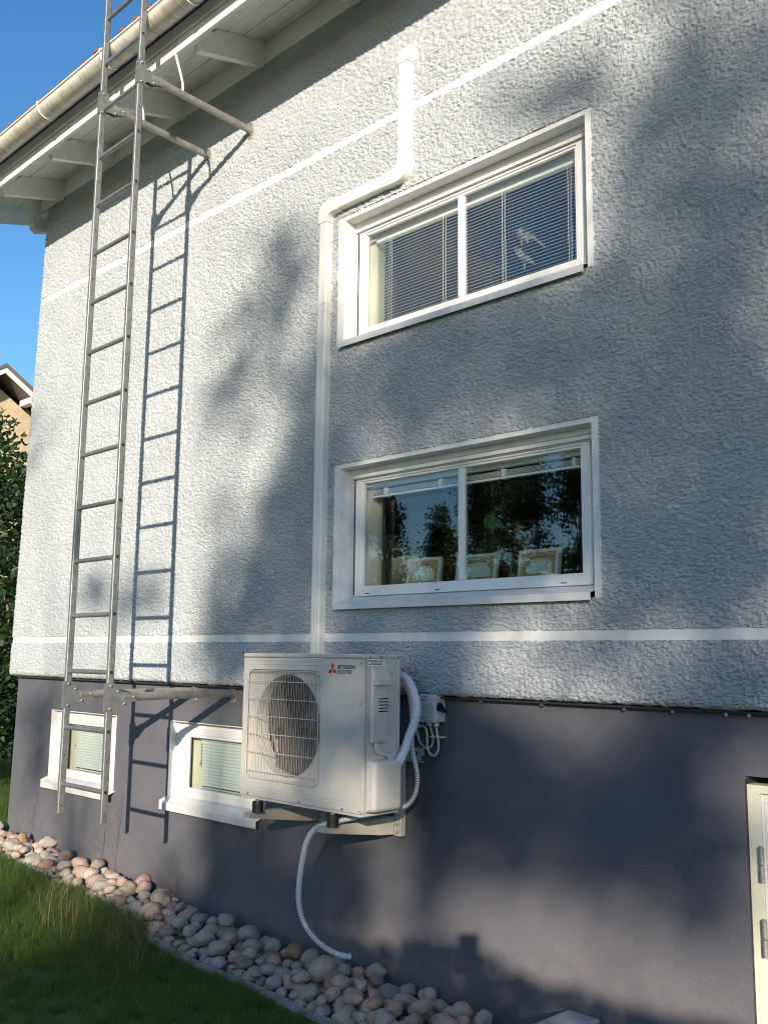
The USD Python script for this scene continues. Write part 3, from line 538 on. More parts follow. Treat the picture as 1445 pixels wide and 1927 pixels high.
def bracket(s, z, wallx, wy, wz, dull, diag):
    x = rail_x(s, z)
    for dz in (-.058, .058):
        obj('clamp_band', extrude_xy(rrect(x-.0145, x+.0145, LY-.0225, LY+.0225, .007), z+dz-.012, z+dz+.012), 'galvanised', ld, smooth=40)
    pl2 = Polygon([(LY-.024, z-.072), (LY+.020, z-.072), (LY+.026, z-.052), (LY+.042, z-.044), (LY+.085, z-.046), (LY+.120, z-.026), (LY+.150, z-.022), (LY+.155, z), (LY+.150, z+.022), (LY+.07, z+.025), (LY+.040, z+.036), (LY+.026, z+.050), (LY+.02, z+.072), (LY-.024, z+.072)])
    g = obj('gusset_plate', cat_([extrude_yz(pl2, x+.0115, x+.0150), extrude_yz(pl2, x-.0150, x-.0115)]), 'galvanised', ld)
    for (dy, dz) in ((-.002, .058), (-.002, -.058), (.040, .030), (.080, -.034), (.135, .0)):
        obj('bolt', cat_([cyl((x+.0148, LY+dy, z+dz), (x+.0205, LY+dy, z+dz), .0075, 6), cyl((x+.0205, LY+dy, z+dz), (x+.026, LY+dy, z+dz), .0042, 8)]), 'zinc_bolt', g)
    a, b = A([x, LY+.07, z]), A([wallx, wy-.006, wz])
    obj('standoff_tube', tube([a, a*.5+b*.5, b], .0215, 16), 'galvanised_dull' if dull else 'galvanised', ld, smooth=40)
    fl = obj('wall_flange', cat_([extrude_xz(rrect(wallx-.022, wallx+.022, wz-.062, wz+.062, .018), wy-.006, wy+.002), cyl((wallx, wy-.024, wz), (wallx, wy-.006, wz), .027, 16)]), 'galvanised_dull', ld, smooth=40)
    for dz in (-.048, .048): obj('bolt', cyl((wallx, wy-.006, wz+dz), (wallx, wy-.014, wz+dz), .009, 6), 'zinc_bolt', fl)
    return a, b
up_t = [bracket(1, 4.452, 2.835, -.010, 4.430, True, 0), bracket(0, 4.438, 2.382, -.010, 4.432, True, 0)]
bracket(1, .963, 2.772, .049, .966, True, 0); bracket(0, .963, 2.388, .049, .967, True, 0)
for (a, b) in up_t:
    p = a + (b-a)*.30
    Q = [(p[0]-.002, p[1], p[2]+.024), (p[0]-.004, p[1]-.004, p[2]+.075), (p[0]-.006, p[1]-.02, p[2]+.13), (p[0]-.012, -.579, 4.70)]
    st = cat_([barq(Q[i], Q[i+1], .017, .0035, (0, -1, .2)) for i in range(3)]); obj('hanger_strap', st, 'label_white', ld)
    obj('strap_loop', tube([(p[0] + .0, p[1] + 0.0, p[2] - .0235), (p[0]+.024, p[1], p[2]), (p[0], p[1], p[2]+.0235), (p[0]-.024, p[1], p[2]), (p[0], p[1], p[2]-.0236)], .005, 6), 'galvanised', ld)

# ------------------------------------------------------------------ heat pump
hp = thing('heat_pump', 'beige outdoor heat pump unit with fan grille hung on wall brackets', 'heat pump')
X0, X1, YF, YB, ZB, ZT = 3.500, 4.340, -.443, -.203, .515, 1.195
fanc, fr = (3.805, .858), .238
gx0_, gx1_, gz0_, gz1_ = 3.538, 4.068, .598, 1.118
front = rrect(X0, X1, ZB+.004, ZT-.022, .006).difference(rrect(gx0_, gx1_, gz0_, gz1_, .035))
obj('front_panel', extrude_xz(front, YF, YF+.012), 'unit_paint', hp)
bell = rrect(gx0_-.01, gx1_+.01, gz0_-.01, gz1_+.01, .03).difference(Point(*fanc).buffer(fr, quad_segs=24))
obj('bellmouth', cat_([extrude_xz(bell, YF+.030, YF+.034), extrude_xz(Point(*fanc).buffer(fr+.004, quad_segs=24).difference(Point(*fanc).buffer(fr, quad_segs=24)), YF+.0342, YF+.11), ring(gx0_-.012, gx1_+.012, gz0_-.012, gz1_+.012, .010, .010, .010, .010, YF+.0122, YF+.0298)]), 'unit_plastic', hp, smooth=35)
obj('left_panel', box(X0, X0+.008, YF+.0125, YB, ZB+.002, ZT-.021), 'unit_paint', hp); obj('right_panel', box(X1-.010, X1, YF+.0125, YB, ZB+.002, ZT-.021, .003), 'unit_paint', hp)
obj('base_pan', box(X0+.004, X1-.004, YF+.004, YB-.002, ZB-.010, ZB+.0015), 'unit_paint', hp)
obj('rear_coil', box(X0+.0085, X1-.0105, YB-.018, YB-.001, ZB+.006, ZT-.03), 'coil_fins', hp)
obj('inner_divider', box(4.10, 4.105, YF+.035, YB-.02, ZB+.005, ZT-.03), 'gap_dark', hp)
obj('lid', box(X0-.003, X1+.003, YF-.004, YB+.003, ZT-.020, ZT, .005), 'unit_paint', hp)
fan = obj('fan_hub', cat_([cyl((fanc[0], YF+.05, fanc[1]), (fanc[0], YF+.12, fanc[1]), .052, 24), cyl((fanc[0], YF+.044, fanc[1]), (fanc[0], YF+.05, fanc[1]), .012, 12)]), 'fan_plastic', hp, smooth=40)
for k in range(3):
    a0 = k*2*pi/3 + .4; V = []; nr, na = 6, 7
    for i in range(nr):
        r = .050 + (fr-.014-.050)*i/(nr-1)
        for j in range(na):
            u = j/(na-1); a = a0 + (u-.5)*(1.0 + .35*i/(nr-1)) + .25*i/(nr-1); V.append((fanc[0]+r*cos(a), YF+.085+.05*(u-.5), fanc[1]+r*sin(a)))
    f = []
    for i in range(nr-1):
        for j in range(na-1): a = i*na+j; f += [(a, a+1, a+na+1), (a, a+na+1, a+na)]
    V = A(V); m = trimesh.Trimesh(np.vstack([V, V+A([0, .004, 0])]), f + [(a+len(V), c+len(V), b+len(V)) for a, b, c in f], process=False); obj('fan_blade', m, 'fan_plastic', fan, smooth=True)
# guard
gd = obj('fan_guard', tube([(*p_[:1], YF-.004, p_[1]) for p_ in list(rrect(gx0_+.006, gx1_-.006, gz0_+.006, gz1_-.006, .03).exterior.coords)], .0028, 6), 'guard_wire', hp, smooth=True)
nw = 44
for i in range(nw):
    x = gx0_ + .012 + (gx1_-gx0_-.024)*i/(nw-1)
    e = .02 if 0 < i < nw-1 else .03
    Q = [(x, YF+.006, gz0_+.004), (x, YF-.006, gz0_+.016), (x, YF-.0075, (gz0_+gz1_)/2), (x, YF-.006, gz1_-.016), (x, YF+.006, gz1_-.004)]
    obj('guard_wire', tube(Q, .0010, 5), 'guard_wire', gd, smooth=True)
for z in (1.0618, .979, .897, .814, .728, .640): obj('cross_wire', rod((gx0_+.004, YF-.0095, z), (gx1_-.004, YF-.0095, z), .0022, 6), 'guard_wire', gd)
obj('guard_hook', box(4.052, 4.066, YF-.006, YF+.003, .998, 1.03, .003), 'unit_plastic', gd); obj('guard_screw', ico((4.058, YF-.006, 1.094), .006, 1), 'zinc_bolt', gd)
# pressed beads, screws, embossing
def stadium(x0, x1, zc, r): c = list(sbox(x0, zc-.0001, x1, zc+.0001).buffer(r, quad_segs=5).exterior.coords); return tube([(a, YF-.0005, b) for a, b in c], .0018, 5)
obj('pressed_bead', stadium(3.545, 4.068, 1.152, .008), 'unit_paint', hp); obj('pressed_bead', stadium(3.545, 4.255, .556, .007), 'unit_paint', hp)
for (x, z, w) in ((4.105, .975, .022), (4.15, .868, .022), (4.185, .868, .022), (4.22, .868, .022), (4.10, .595, .02), (4.14, .595, .02), (4.18, .595, .02), (4.22, .595, .02)):
    obj('embossed_mark', box(x, x+w, YF-.0016, YF, z, z+.0022), 'guard_wire', hp)
for x in (3.56, 3.94, 4.225): obj('screw', cyl((x, YF-.004, ZB+.012), (x, YF, ZB+.012), .0055, 8), 'ink_grey', hp)
for (x, z) in ((4.333, 1.155), (4.333, .98), (4.333, .53)): obj('screw', cyl((x, YF-.003, z), (x, YF, z), .004, 8), 'ink_grey', hp)
for y in (-.40, -.33, -.22): obj('screw', cyl((X1+.003, y, ZT-.010), (X1+.006, y, ZT-.010), .004, 8), 'ink_grey', hp)
# logo and lettering
def dia(cx, cz, w, h, ang):
    p = A([(0, 0), (w/2, h/2), (0, h), (-w/2, h/2)]); c, s = cos(ang), sin(ang); p = p @ A([[c, s], [-s, c]]); return Polygon(p + A([cx, cz]))
lg = cat_([extrude_xz(dia(4.149, 1.1255, .019, .0325, a), YF-.0014, YF-.0002) for a in (0, radians(120), radians(-120))]); obj('logo', lg, 'logo_red', hp)
def text(s, x, z, h, w, y, matn, parent, name='lettering', face='-y'):
    m = meshkit.text_mesh(s, h, .0008, True); b = m.bounds; m.vertices[:, 0] = (m.vertices[:, 0]-b[0, 0])*w/(b[1, 0]-b[0, 0]); v = m.vertices.copy()
    if face == '-y': m.vertices = np.c_[x + v[:, 0], y - v[:, 2], z + v[:, 1]]
    else: m.vertices = np.c_[y + v[:, 2], x + v[:, 0], z + v[:, 1]]
    return obj(name, m, matn, parent)
text('MITSUBISHI', 4.184, 1.1300, .0155, .113, YF-.0003, 'ink_dark', hp); text('ELECTRIC', 4.184, 1.1085, .0155, .096, YF-.0003, 'ink_dark', hp)
# right side: seam, cover, hood, slots, valve cover, sticker, diagrams
obj('corner_seam', cat_([box(X1-.0002, X1+.0012, YF+.020, YF+.0225, ZB+.004, ZT-.022), box(X1-.0002, X1+.0012, YF+.029, YF+.0305, ZB+.004, ZT-.022)]), 'ink_grey', hp)
sc = obj('service_cover', box(X1+.0002, X1+.022, -.402, -.298, .812, 1.140, .006), 'unit_plastic', hp)
obj('handle_hood', trimesh.convex.convex_hull(A([(X1+.0222, y, z) for y in (-.395, -.303) for z in (1.062, 1.13)] + [(X1+.045, y, z) for y in (-.388, -.308) for z in (1.062, 1.085)])), 'unit_plastic', sc)
obj('handle_recess', box(X1+.0222, X1+.0228, -.388, -.31, 1.035, 1.061), 'guard_wire', sc)
for k in range(5): obj('vent_slot', box(X1+.0221, X1+.0229, -.362, -.304, .945+k*.0135, .950+k*.0135), 'hole_dark', sc)
vc = rrect(-.412, -.232, .520, .742, .03)
vm = m3.Manifold.hull(m3.Manifold.batch_boolean([m3.Manifold.sphere(.022, 20).translate((X1+.028, y, z)) for y in (-.39, -.255) for z in (.545, .715)] + [m3.Manifold.cube((.002, .18, .22)).translate((X1+.0005, -.412, .521))], m3.OpType.Add))
obj('valve_cover', vm, 'unit_plastic', hp, smooth=40)
stk = obj('sticker', box(X1, X1+.0006, -.414, -.300, 1.143, 1.174), 'label_white', hp)
text('Kylmäkarvis Oy', -.407, 1.1625, .0065, .092, X1+.0006, 'ink_dark', stk, face='+x'); text('Lisänä lämmintä', -.395, 1.1545, .0040, .070, X1+.0006, 'ink_dark', stk, face='+x'); text('www.kylmakarvis.net', -.405, 1.1480, .0042, .086, X1+.0006, 'ink_dark', stk, face='+x')
dg = []
for (y0, y1, z0, z1) in ((-.292, -.255, 1.10, 1.128), (-.288, -.262, 1.045, 1.098), (-.292, -.262, .96, .975), (-.292, -.272, .84, .905), (-.29, -.262, .672+.08, .70+.08)):
    for k in range(5):
        z = z0 + (z1-z0)*k/4.0; dg.append(box(X1, X1+.0005, y0, y0+(y1-y0)*(.5+.5*((k*7) % 3)/2), z-.0008, z+.0008))
    dg.append(box(X1, X1+.0005, y0, y0+.0012, z0, z1)); dg.append(box(X1, X1+.0005, y1-.0012, y1, z0+.2*(z1-z0), z1))
obj('printed_diagram', cat_(dg), 'ink_grey', hp)
# feet on brackets
for x in (3.583, 4.117):
    ft = obj('rubber_foot', cat_([trimesh.creation.revolve([(0, .436), (.028, .436), (.026, .455), (.028, .470), (.0265, .486), (.012, .488), (0, .488)], sections=20)]), 'black_rubber', hp, smooth=40)
    for p_ in (ft,): UsdGeom.Xformable(p_).AddTranslateOp().Set(Gf.Vec3d(x-.004, -.395, 0))
    obj('foot_bolt', cat_([cyl((x-.004, -.395, .488), (x-.004, -.395, .512), .006, 8), cyl((x-.004, -.395, .488), (x-.004, -.395, .494), .014, 16), cyl((x-.004, -.395, .494), (x-.004, -.395, .502), .010, 6)]), 'zinc_bolt', hp)
    obj('foot_rail', box(x-.03, x+.05, -.41, -.23, .5005, .5045), 'unit_paint', hp)
# wall bracket
br = thing('wall_bracket', 'cream steel bracket with two arms carrying the heat pump', 'bracket')
for (xa, xb) in ((3.512, 3.562), (4.051, 4.101)):
    side = Polygon([(-.430, .408), (-.430, .4295), (.012, .4295), (.012, .352), (-.075, .3585)])
    obj('arm', cat_([extrude_yz(side, xb-.0025, xb), extrude_yz(side, xa, xa+.0025), box(xa+.0026, xb-.0026, -.428, .012, .4297, .4325), box(xa+.0026, xb-.0026, -.430, -.428, .409, .4294)]), 'bracket_cream', br)
    up_ = obj('upright', cat_([box(xb-.003, xb+.042, .014, .048, .345, .765, .003)]), 'bracket_cream', br)
    for z in (.40, .365, .70): obj('bolt', cyl((xb+.022, .014, z), (xb+.022, .006, z), .007, 6), 'zinc_bolt', up_)
obj('wall_rail', cat_([box(3.40, 4.268, .030, .0485, .694, .700), box(3.40, 4.252, .0305, .034, .7002, .762), box(4.2522, 4.272, .0305, .0345, .728, .762)]), 'bracket_cream', br)
obj('bolt', cat_([cyl((4.237, .030, .735), (4.237, .020, .735), .011, 6), cyl((4.268, .04, .697), (4.278, .04, .697), .005, 6)]), 'zinc_bolt', br)
# pipes
pb = thing('insulated_pipe', 'thick white taped refrigerant pipe looping behind the heat pump into its valve cover', 'pipe')
Q, L_ = spline([(4.23, -.13, 1.100), (4.30, -.135, 1.092), (4.352, -.15, 1.06), (4.390, -.16, 1.010), (4.405, -.165, .955), (4.398, -.17, .895), (4.380, -.185, .835), (4.372, -.205, .775), (4.368, -.238, .725), (4.366, -.262, .695)], 60)
obj('lagging', tube(Q, .0195*(1+.03*np.sin(np.arange(60)*1.1)), 16), 'tape_white', pb, smooth=True)
for k in range(4, 58, 6):
    T = Q[k+1]-Q[k]; T /= np.linalg.norm(T); obj('tape_edge', tube([Q[k]-T*.001, Q[k]+T*.001], .0207, 16), 'tape_white', pb, smooth=40)
Q2 = Q + A([-.012, .010, -.020]); obj('second_pipe', tube(Q2[20:], .0125, 12), 'tape_white', pb, smooth=True)
cp = thing('corrugated_conduit', 'thin white corrugated conduit running down beside the thick taped pipe', 'conduit')
obj('tube_body', corrugated([(4.25, -.12, 1.055), (4.315, -.13, 1.040), (4.345, -.14, .99), (4.358, -.145, .93), (4.352, -.14, .85), (4.345, -.12, .75), (4.342, -.09, .66), (4.332, -.085, .585), (4.300, -.10, .525), (4.235, -.13, .498), (4.15, -.17, .490)], .0090, .0115, 10, .3), 'hose_white', cp)
pc = thing('power_cable', 'pair of white cables curving from the service cover up along the taped pipe', 'cable')
for o in (0, .014):
    Q, _ = spline([(X1+.012, -.372+o, .815), (X1+.012, -.370+o, .790), (X1+.014, -.345+o, .767-.2*o), (X1+.014, -.300+o, .757), (X1+.016, -.268+o, .722+.4*o), (X1+.020, -.235+o, .716+.5*o), (X1+.026, -.205, .745+.3*o), (X1+.035, -.175, .82), (X1+.046, -.158, .90), (X1+.045, -.15, .98)], 50)
    obj('strand', tube(Q, .0058, 8), 'cable_white', pc, smooth=True)
dh = thing('drain_hose', 'white corrugated drain hose hanging from the heat pump down to the stones', 'hose')
obj('tube_body', corrugated([(4.26, -.22, .498), (4.18, -.29, .475), (4.10, -.355, .452), (4.02, -.395, .422), (3.955, -.385, .378), (3.885, -.355, .305), (3.828, -.325, .213), (3.776, -.292, .105), (3.754, -.262, -.010), (3.780, -.230, -.100), (3.836, -.200, -.155), (3.915, -.185, -.180), (4.01, -.17, -.178)], .0105, .0125, 12, .32), 'hose_white', dh)
# switch box
sw = thing('isolator_switch', 'grey electrical isolator box with black rotary knob beside the heat pump', 'switch')
obj('box_body', box(4.300, 4.392, -.012, .0495, .888, 1.012, .004), 'switch_grey', sw); bf = obj('box_lid', box(4.298, 4.394, -.032, -.0122, .886, 1.014, .004), 'switch_grey', sw)
text('SAFETY', 4.313, .985, .0060, .030, -.0322, 'ink_dark', bf)
for k in range(4): obj('print_line', box(4.312, 4.330+.006*(k % 2), -.0326, -.0321, .943+k*.0068, .9448+k*.0068), 'ink_grey', bf)
for k in range(2): obj('print_line', box(4.366, 4.373, -.0326, -.0321, .932+k*.040, .935+k*.040), 'ink_grey', bf)
obj('print_line', box(4.312, 4.358, -.0326, -.0321, .9065, .9095), 'ink_grey', bf)
for z in (.894, 1.004): obj('screw', cyl((4.34, -.032, z), (4.34, -.0338, z), .0035, 8), 'ink_dark', bf)
kb = obj('knob', cat_([cyl((4.392, -.002, .955), (4.408, -.002, .955), .017, 16), trimesh.convex.convex_hull(A([(4.408, -.002+dy, .955+dz) for dy, dz in ((-.024, .020), (-.012, .026), (.026, -.018), (.014, -.026))] + [(4.422, -.002+dy, .955+dz) for dy, dz in ((-.022, .016), (-.012, .022), (.022, -.016), (.014, -.022))]))]), 'black_plastic', sw)
for x in (4.322, 4.365): obj('cable_gland', cat_([cyl((x, .014, .887), (x, .014, .868), .0115, 12), cyl((x, .014, .878), (x, .014, .872), .0135, 6)]), 'label_white', sw, smooth=30)
ca = thing('switch_cable', 'white cable looping below the isolator box from one gland to the wall', 'cable')
Q, _ = spline([(4.365, .014, .870), (4.370, .018, .82), (4.372, .022, .775), (4.358, .022, .742), (4.335, .022, .733), (4.312, .020, .752), (4.306, .016, .80), (4.306, .014, .84), (4.293, .014, .862), (4.262, .010, .862), (4.225, .005, .855)], 40); obj('strand', tube(Q, .0055, 8), 'cable_white', ca, smooth=True)
cb = thing('switch_cable', 'thinner loop of white cable left below the isolator box, curling towards the pipe', 'cable')
Q, _ = spline([(4.322, .016, .870), (4.332, .024, .83), (4.332, .028, .795), (4.312, .030, .768), (4.280, .030, .766), (4.250, .028, .79), (4.240, .02, .83), (4.232, .01, .865)], 30); obj('strand', tube(Q, .005, 8), 'cable_white', cb, smooth=True)
for x in (4.338, 4.376): tag(obj('cable_clip', cat_([box(x-.009, x+.020, .012, .049, .816, .823), tube([(x-.008, .024, .8195), (x-.004, .012, .8195), (x+.004, .012, .8195), (x+.008, .024, .8195)], .0035, 6)]), 'label_white'), ('left' if x < 4.36 else 'right') + ' white cable clip under the isolator box', 'cable clip')

# ------------------------------------------------------------------ stones, kerb, slab
sb = thing('stone_bed', 'strip of rounded grey and pink stones along the foot of the plinth', 'stone bed')
def kerb_y(x): return float(np.interp(x, [-1.2, 0, 2.0, 2.6, 3.1, 3.5, 3.9, 4.5, 5.2], [-.26, -.26, -.265, -.31, -.335, -.32, -.36, -.37, -.37]))
def stones():
    r = np.random.default_rng(21); placed = []
    base = trimesh.creation.icosphere(2); dirs = base.vertices
    n = 0; tries = 0; under = []
    for gx_ in np.arange(-.34, 4.9, .082):
        ky = kerb_y(gx_)
        for gy_ in np.arange(ky + .045, .02, .078):
            x, y = gx_ + r.uniform(-.02, .02), gy_ + r.uniform(-.018, .018); a = r.uniform(.036, .046); v = dirs*(1 + .5*(meshkit.noise(dirs*1.2 + x*7 + y*13, 3) - .5))[:, None]*A([a, a*.85, a*.7])
            cz_, sz_ = cos(x*50), sin(x*50); v = v @ A([[cz_, -sz_, 0], [sz_, cz_, 0], [0, 0, 1]]).T
            under.append(trimesh.Trimesh(v + A([x, y, float(ground(x)) + .012]), base.faces, process=False))
    for q in range(3): tag(obj('lower_stones', cat_(under[q::3]), STONES[(0, 1, 3)[q]], sb, smooth=True), kind='stuff')
    while n < 298 and tries < 6000:
        tries += 1
        a = float(np.clip(r.lognormal(math.log(.046), .26), .028, .080)); b = a*r.uniform(.72, .95); c = a*r.uniform(.60, .82); rm = (a+b)/2; best = None
        for _ in range(7):
            x = -.32 + 5.08*r.uniform(0, 1)**.94; ky = kerb_y(x); y = .045 - b*.8 - r.uniform(0, 1)*max(.02, (.045 - ky - b*1.6)); g = float(ground(x)); z = g + c*.75
            for (X, Y, Z, Rm, C) in placed:
                d = math.hypot(x-X, y-Y); s = (rm+Rm)*.93
                if d < s: z = max(z, Z + (c + C)*.93*sqrt(1-(d/s)**2))
            if best is None or z - g - c*.75 < best[0]: best = (z - g - c*.75, x, y, z, g, ky)
        _, x, y, z, g, ky = best
        top = g + .055 + .10*(y - ky)/(.05 - ky)
        if z > top: continue
        placed.append((x, y, z, rm, c)); n += 1
        k = r.integers(0, 10000)
        d = 1 + .55*(meshkit.noise(dirs*1.15 + k*.37, int(k)) - .5) + .26*(meshkit.noise(dirs*2.7 + k*.11, int(k)+1) - .5)
        v = dirs*d[:, None]*A([a, b, c]); R = trimesh.transformations.euler_matrix(r.uniform(-.35, .35), r.uniform(-.35, .35), r.uniform(0, 2*pi))[:3, :3]
        m = trimesh.Trimesh(v @ R.T + A([x, y, z]), base.faces, process=False)
        obj('stone', m, r.choice(STONES, p=[.27, .22, .16, .12, .12, .08, .03]), sb, smooth=True)
    return n
stones()
soil_strip = grid_mesh(np.linspace(-.4, 5.2, 80), np.linspace(-.30, .05, 10), lambda X, Y: ground(X) + .02 + .02*meshkit.noise(np.stack([X*9, Y*9, X*0], -1), 2))
obj('bed_soil', soil_strip, 'soil', sb, smooth=True)
kx = [-.3, .35, 1.0, 1.6, 2.15, 2.62, 3.08, 3.36, 3.62, 3.98, 4.4, 4.9]
for a, b in zip(kx[:-1], kx[1:]):
    p, q = A([a+.006, kerb_y(a)-.03, ground(a)+.008]), A([b-.006, kerb_y(b)-.03, ground(b)+.008]); t = (q-p)/np.linalg.norm(q-p); s = A([-t[1], t[0], 0])
    n = 7; V = []
    for i in range(n):
        c = p + (q-p)*i/(n-1)
        for o, h in ((-.03, -.1), (-.03, .006), (-.024, .014), (.024, .014), (.03, .006), (.03, -.1)):
            V.append(c + s*o + A([0, 0, h]) + rng.normal(0, .0022, 3))
    f = []
    for i in range(n-1):
        for j in range(5): k = i*6+j; f += [(k, k+1, k+7), (k, k+7, k+6)]
    f += [(0, 2, 1), (0, 3, 2), (0, 4, 3), (0, 5, 4)] + [((n-1)*6 + u, (n-1)*6 + v_, (n-1)*6 + w_) for u, v_, w_ in ((0, 1, 2), (0, 2, 3), (0, 3, 4), (0, 4, 5))]
    obj('kerb_stone', trimesh.Trimesh(A(V), f, process=False), 'kerb_concrete', sb)
slab = obj('paving_slab', box(0, .15, -.30, 0, -.12, .0, .006), 'slab_concrete'); x_ = UsdGeom.Xformable(slab); x_.AddTranslateOp().Set(Gf.Vec3d(5.052, .036, -.196)); x_.AddRotateZOp().Set(-1.5)
tag(slab, 'grey concrete paving slab against the plinth below the door', 'paving slab')

# ------------------------------------------------------------------ grass
def blades(n, h, spread, lean, w, seed, segs=3):
    r = np.random.default_rng(seed); V, F = [], []
    for i in range(n):
        a, d = r.uniform(0, 2*pi), spread*sqrt(r.uniform()); x, y = d*cos(a), d*sin(a); hh = h*r.uniform(.55, 1.15); la = r.uniform(0, 2*pi); ll = lean*r.uniform(.3, 1.2)*hh; wa = la + pi/2; k = len(V)
        for s in range(segs+1):
            u = s/segs; cx, cy, cz = x + cos(la)*ll*u*u, y + sin(la)*ll*u*u, hh*u*(1-.25*u*min(1, lean)); ww = w*(1-u**1.5)*.5 + .0002
            V += [(cx+cos(wa)*ww, cy+sin(wa)*ww, cz), (cx-cos(wa)*ww, cy-sin(wa)*ww, cz)]
        for s in range(segs): b = k+2*s; F += [(b, b+1, b+3), (b, b+3, b+2)]
    return trimesh.Trimesh(A(V), F, process=False)
def instancer(name, protos, matn, pts, idx, scales, yaw, label, cat):
    pi_ = UsdGeom.PointInstancer.Define(stage, '/World/' + name); rel = []
    for i, m in enumerate(protos):
        p = f'/World/{name}/tuft' + (f'_{i:03d}' if i else ''); pm = usdkit.mesh(stage, p, m, MAT[matn], False); rel.append(p)
    pi_.CreatePrototypesRel().SetTargets([Sdf.Path(p) for p in rel]); pi_.CreateProtoIndicesAttr(Vt.IntArray.FromNumpy(np.asarray(idx, np.int32)))
    pi_.CreatePositionsAttr(Vt.Vec3fArray.FromNumpy(np.asarray(pts, np.float32))); pi_.CreateScalesAttr(Vt.Vec3fArray.FromNumpy(np.repeat(np.asarray(scales, np.float32)[:, None], 3, 1)))
    q = [Gf.Quath(float(cos(a/2)), 0.0, 0.0, float(sin(a/2))) for a in yaw]; pi_.CreateOrientationsAttr(Vt.QuathArray(q))
    tag(pi_.GetPrim(), label, cat, kind='stuff')
g = np.random.default_rng(5); P = []
while len(P) < 9000:
    x, y = g.uniform(-3.5, 4.6), -g.uniform(0, 1) ** 1.3 * 2.3 - .22
    if x > -.3 and y > kerb_y(x) - .055: continue
    P.append((x, y))
for _ in range(2600): P.append((g.uniform(-6.0, -.25), g.uniform(-.25, 3.2)))
P = A(P); tall = np.clip(meshkit.fbm(np.c_[P*1.3, P[:, :1]*0], 3, 4)*1.6 - .3, .25, 1.3)
edge = np.clip(1 - (np.array([kerb_y(x) for x in P[:, 0]]) - P[:, 1])/.35, 0, 1)*(P[:, 0] < 2.6)
instancer('grass', [blades(30, .075, .045, .55, .0032, s) for s in range(5)], 'grass_blade', np.c_[P, ground(P[:, 0]) - .012], g.integers(0, 5, len(P)), .6 + .55*tall + .9*edge, g.uniform(0, 2*pi, len(P)), 'green unmown grass covering the lawn in front of the stones', 'grass')
P = []
for _ in range(75):
    x = g.uniform(1.35, 3.1); P.append((x, kerb_y(x) - g.uniform(.05, .45)))
P = A(P)
instancer('dry_grass', [blades(5, .26, .03, 1.1, .0022, 40+s, 5) for s in range(4)], 'dry_grass', np.c_[P, ground(P[:, 0])], g.integers(0, 4, len(P)), g.uniform(.6, 1.25, len(P)), g.uniform(0, 2*pi, len(P)), 'long straw coloured grass stalks arching over the lawn edge', 'dry grass')
for i, (x, y, h, lb) in enumerate(((.42, -.03, .42, 'dry seeding grass stalk against the plinth left of the ladder foot'), (1.62, -.03, .55, 'tall dry grass stalk against the plinth below the ladder right rail'), (1.45, -.06, .33, 'short dry weed stalk against the plinth below the ladder'), (2.30, -.02, .20, 'small dry weed behind the stones under the cellar window'))):
    t = thing('dry_stalk', lb, 'dry weed', (x, y, ground(x)), group='dry weeds along the plinth')
    s, _ = spline([(0, 0, 0), (.01, .004, h*.5), (.03, .01, h*.85), (.035, .008, h)], 14); obj('stem', tube(s, np.linspace(.0022, .0009, 14), 5), 'dry_grass', t)
    obj('seed_head', cat_([tube([s[k], s[k] + A([g.uniform(-.03, .03), g.uniform(-.02, .01), .035])*.5, s[k] + A([g.uniform(-.05, .05), g.uniform(-.02, .01), .055])], .0012, 4) for k in range(6, 14)]), 'dry_grass', t)
for (x, y, h, lb) in ((.58, -.44, .20, 'yellow flower in the sunlit grass at the left edge'), (.80, -.40, .20, 'yellow flower in front of the sunlit stones')):
    t = thing('yellow_flower', lb, 'flower', (x, y, ground(x)), group='yellow flowers in the lawn')
    obj('stem', rod((0, 0, 0), (.01, 0, h), .0014, 5), 'grass_blade', t)
    obj('petals', cat_([barq((.01, 0, h), (.01+.016*cos(a), .016*sin(a), h+.004), .006, .001) for a in np.arange(12)*pi/6]), 'yellow_petal', t)

# ------------------------------------------------------------------ trees and shrubs
def leafcards(C, size, seed, n6=True, droop=0.0):
    r = np.random.default_rng(seed); C = A(C); n = len(C); sz = size*r.uniform(.65, 1.3, n)
    t = r.normal(size=(n, 3)); t[:, 2] -= droop; t /= np.linalg.norm(t, axis=1)[:, None]; b = np.cross(t, r.normal(size=(n, 3))); b /= np.linalg.norm(b, axis=1)[:, None]; nn = np.cross(t, b)
    pr = [(-.5, 0, 0), (-.15, .36, .06), (.2, .30, .05), (.55, 0, -.05), (.2, -.30, .05), (-.15, -.36, .06)]
    V = np.stack([C + sz[:, None]*(p[0]*t + p[1]*b + p[2]*nn) for p in pr], 1).reshape(-1, 3); k = np.arange(n)[:, None]*6
    F = np.concatenate([k + A([[0, 3, 1]]), k + A([[1, 3, 2]]), k + A([[0, 5, 3]]), k + A([[3, 5, 4]])])
    return trimesh.Trimesh(V, F, process=False)
def limbs(base, tips, r0, seed):
    r = np.random.default_rng(seed); ms = []
    for tip in tips:
        a, b = A(base, float), A(tip, float); mid = a*.5+b*.5 + r.normal(0, .12, 3)*np.linalg.norm(b-a)*.5; Q, _ = spline([a, mid, b], 8); ms.append(tube(Q, np.linspace(r0, r0*.2, 8), 6))
    return cat_(ms)
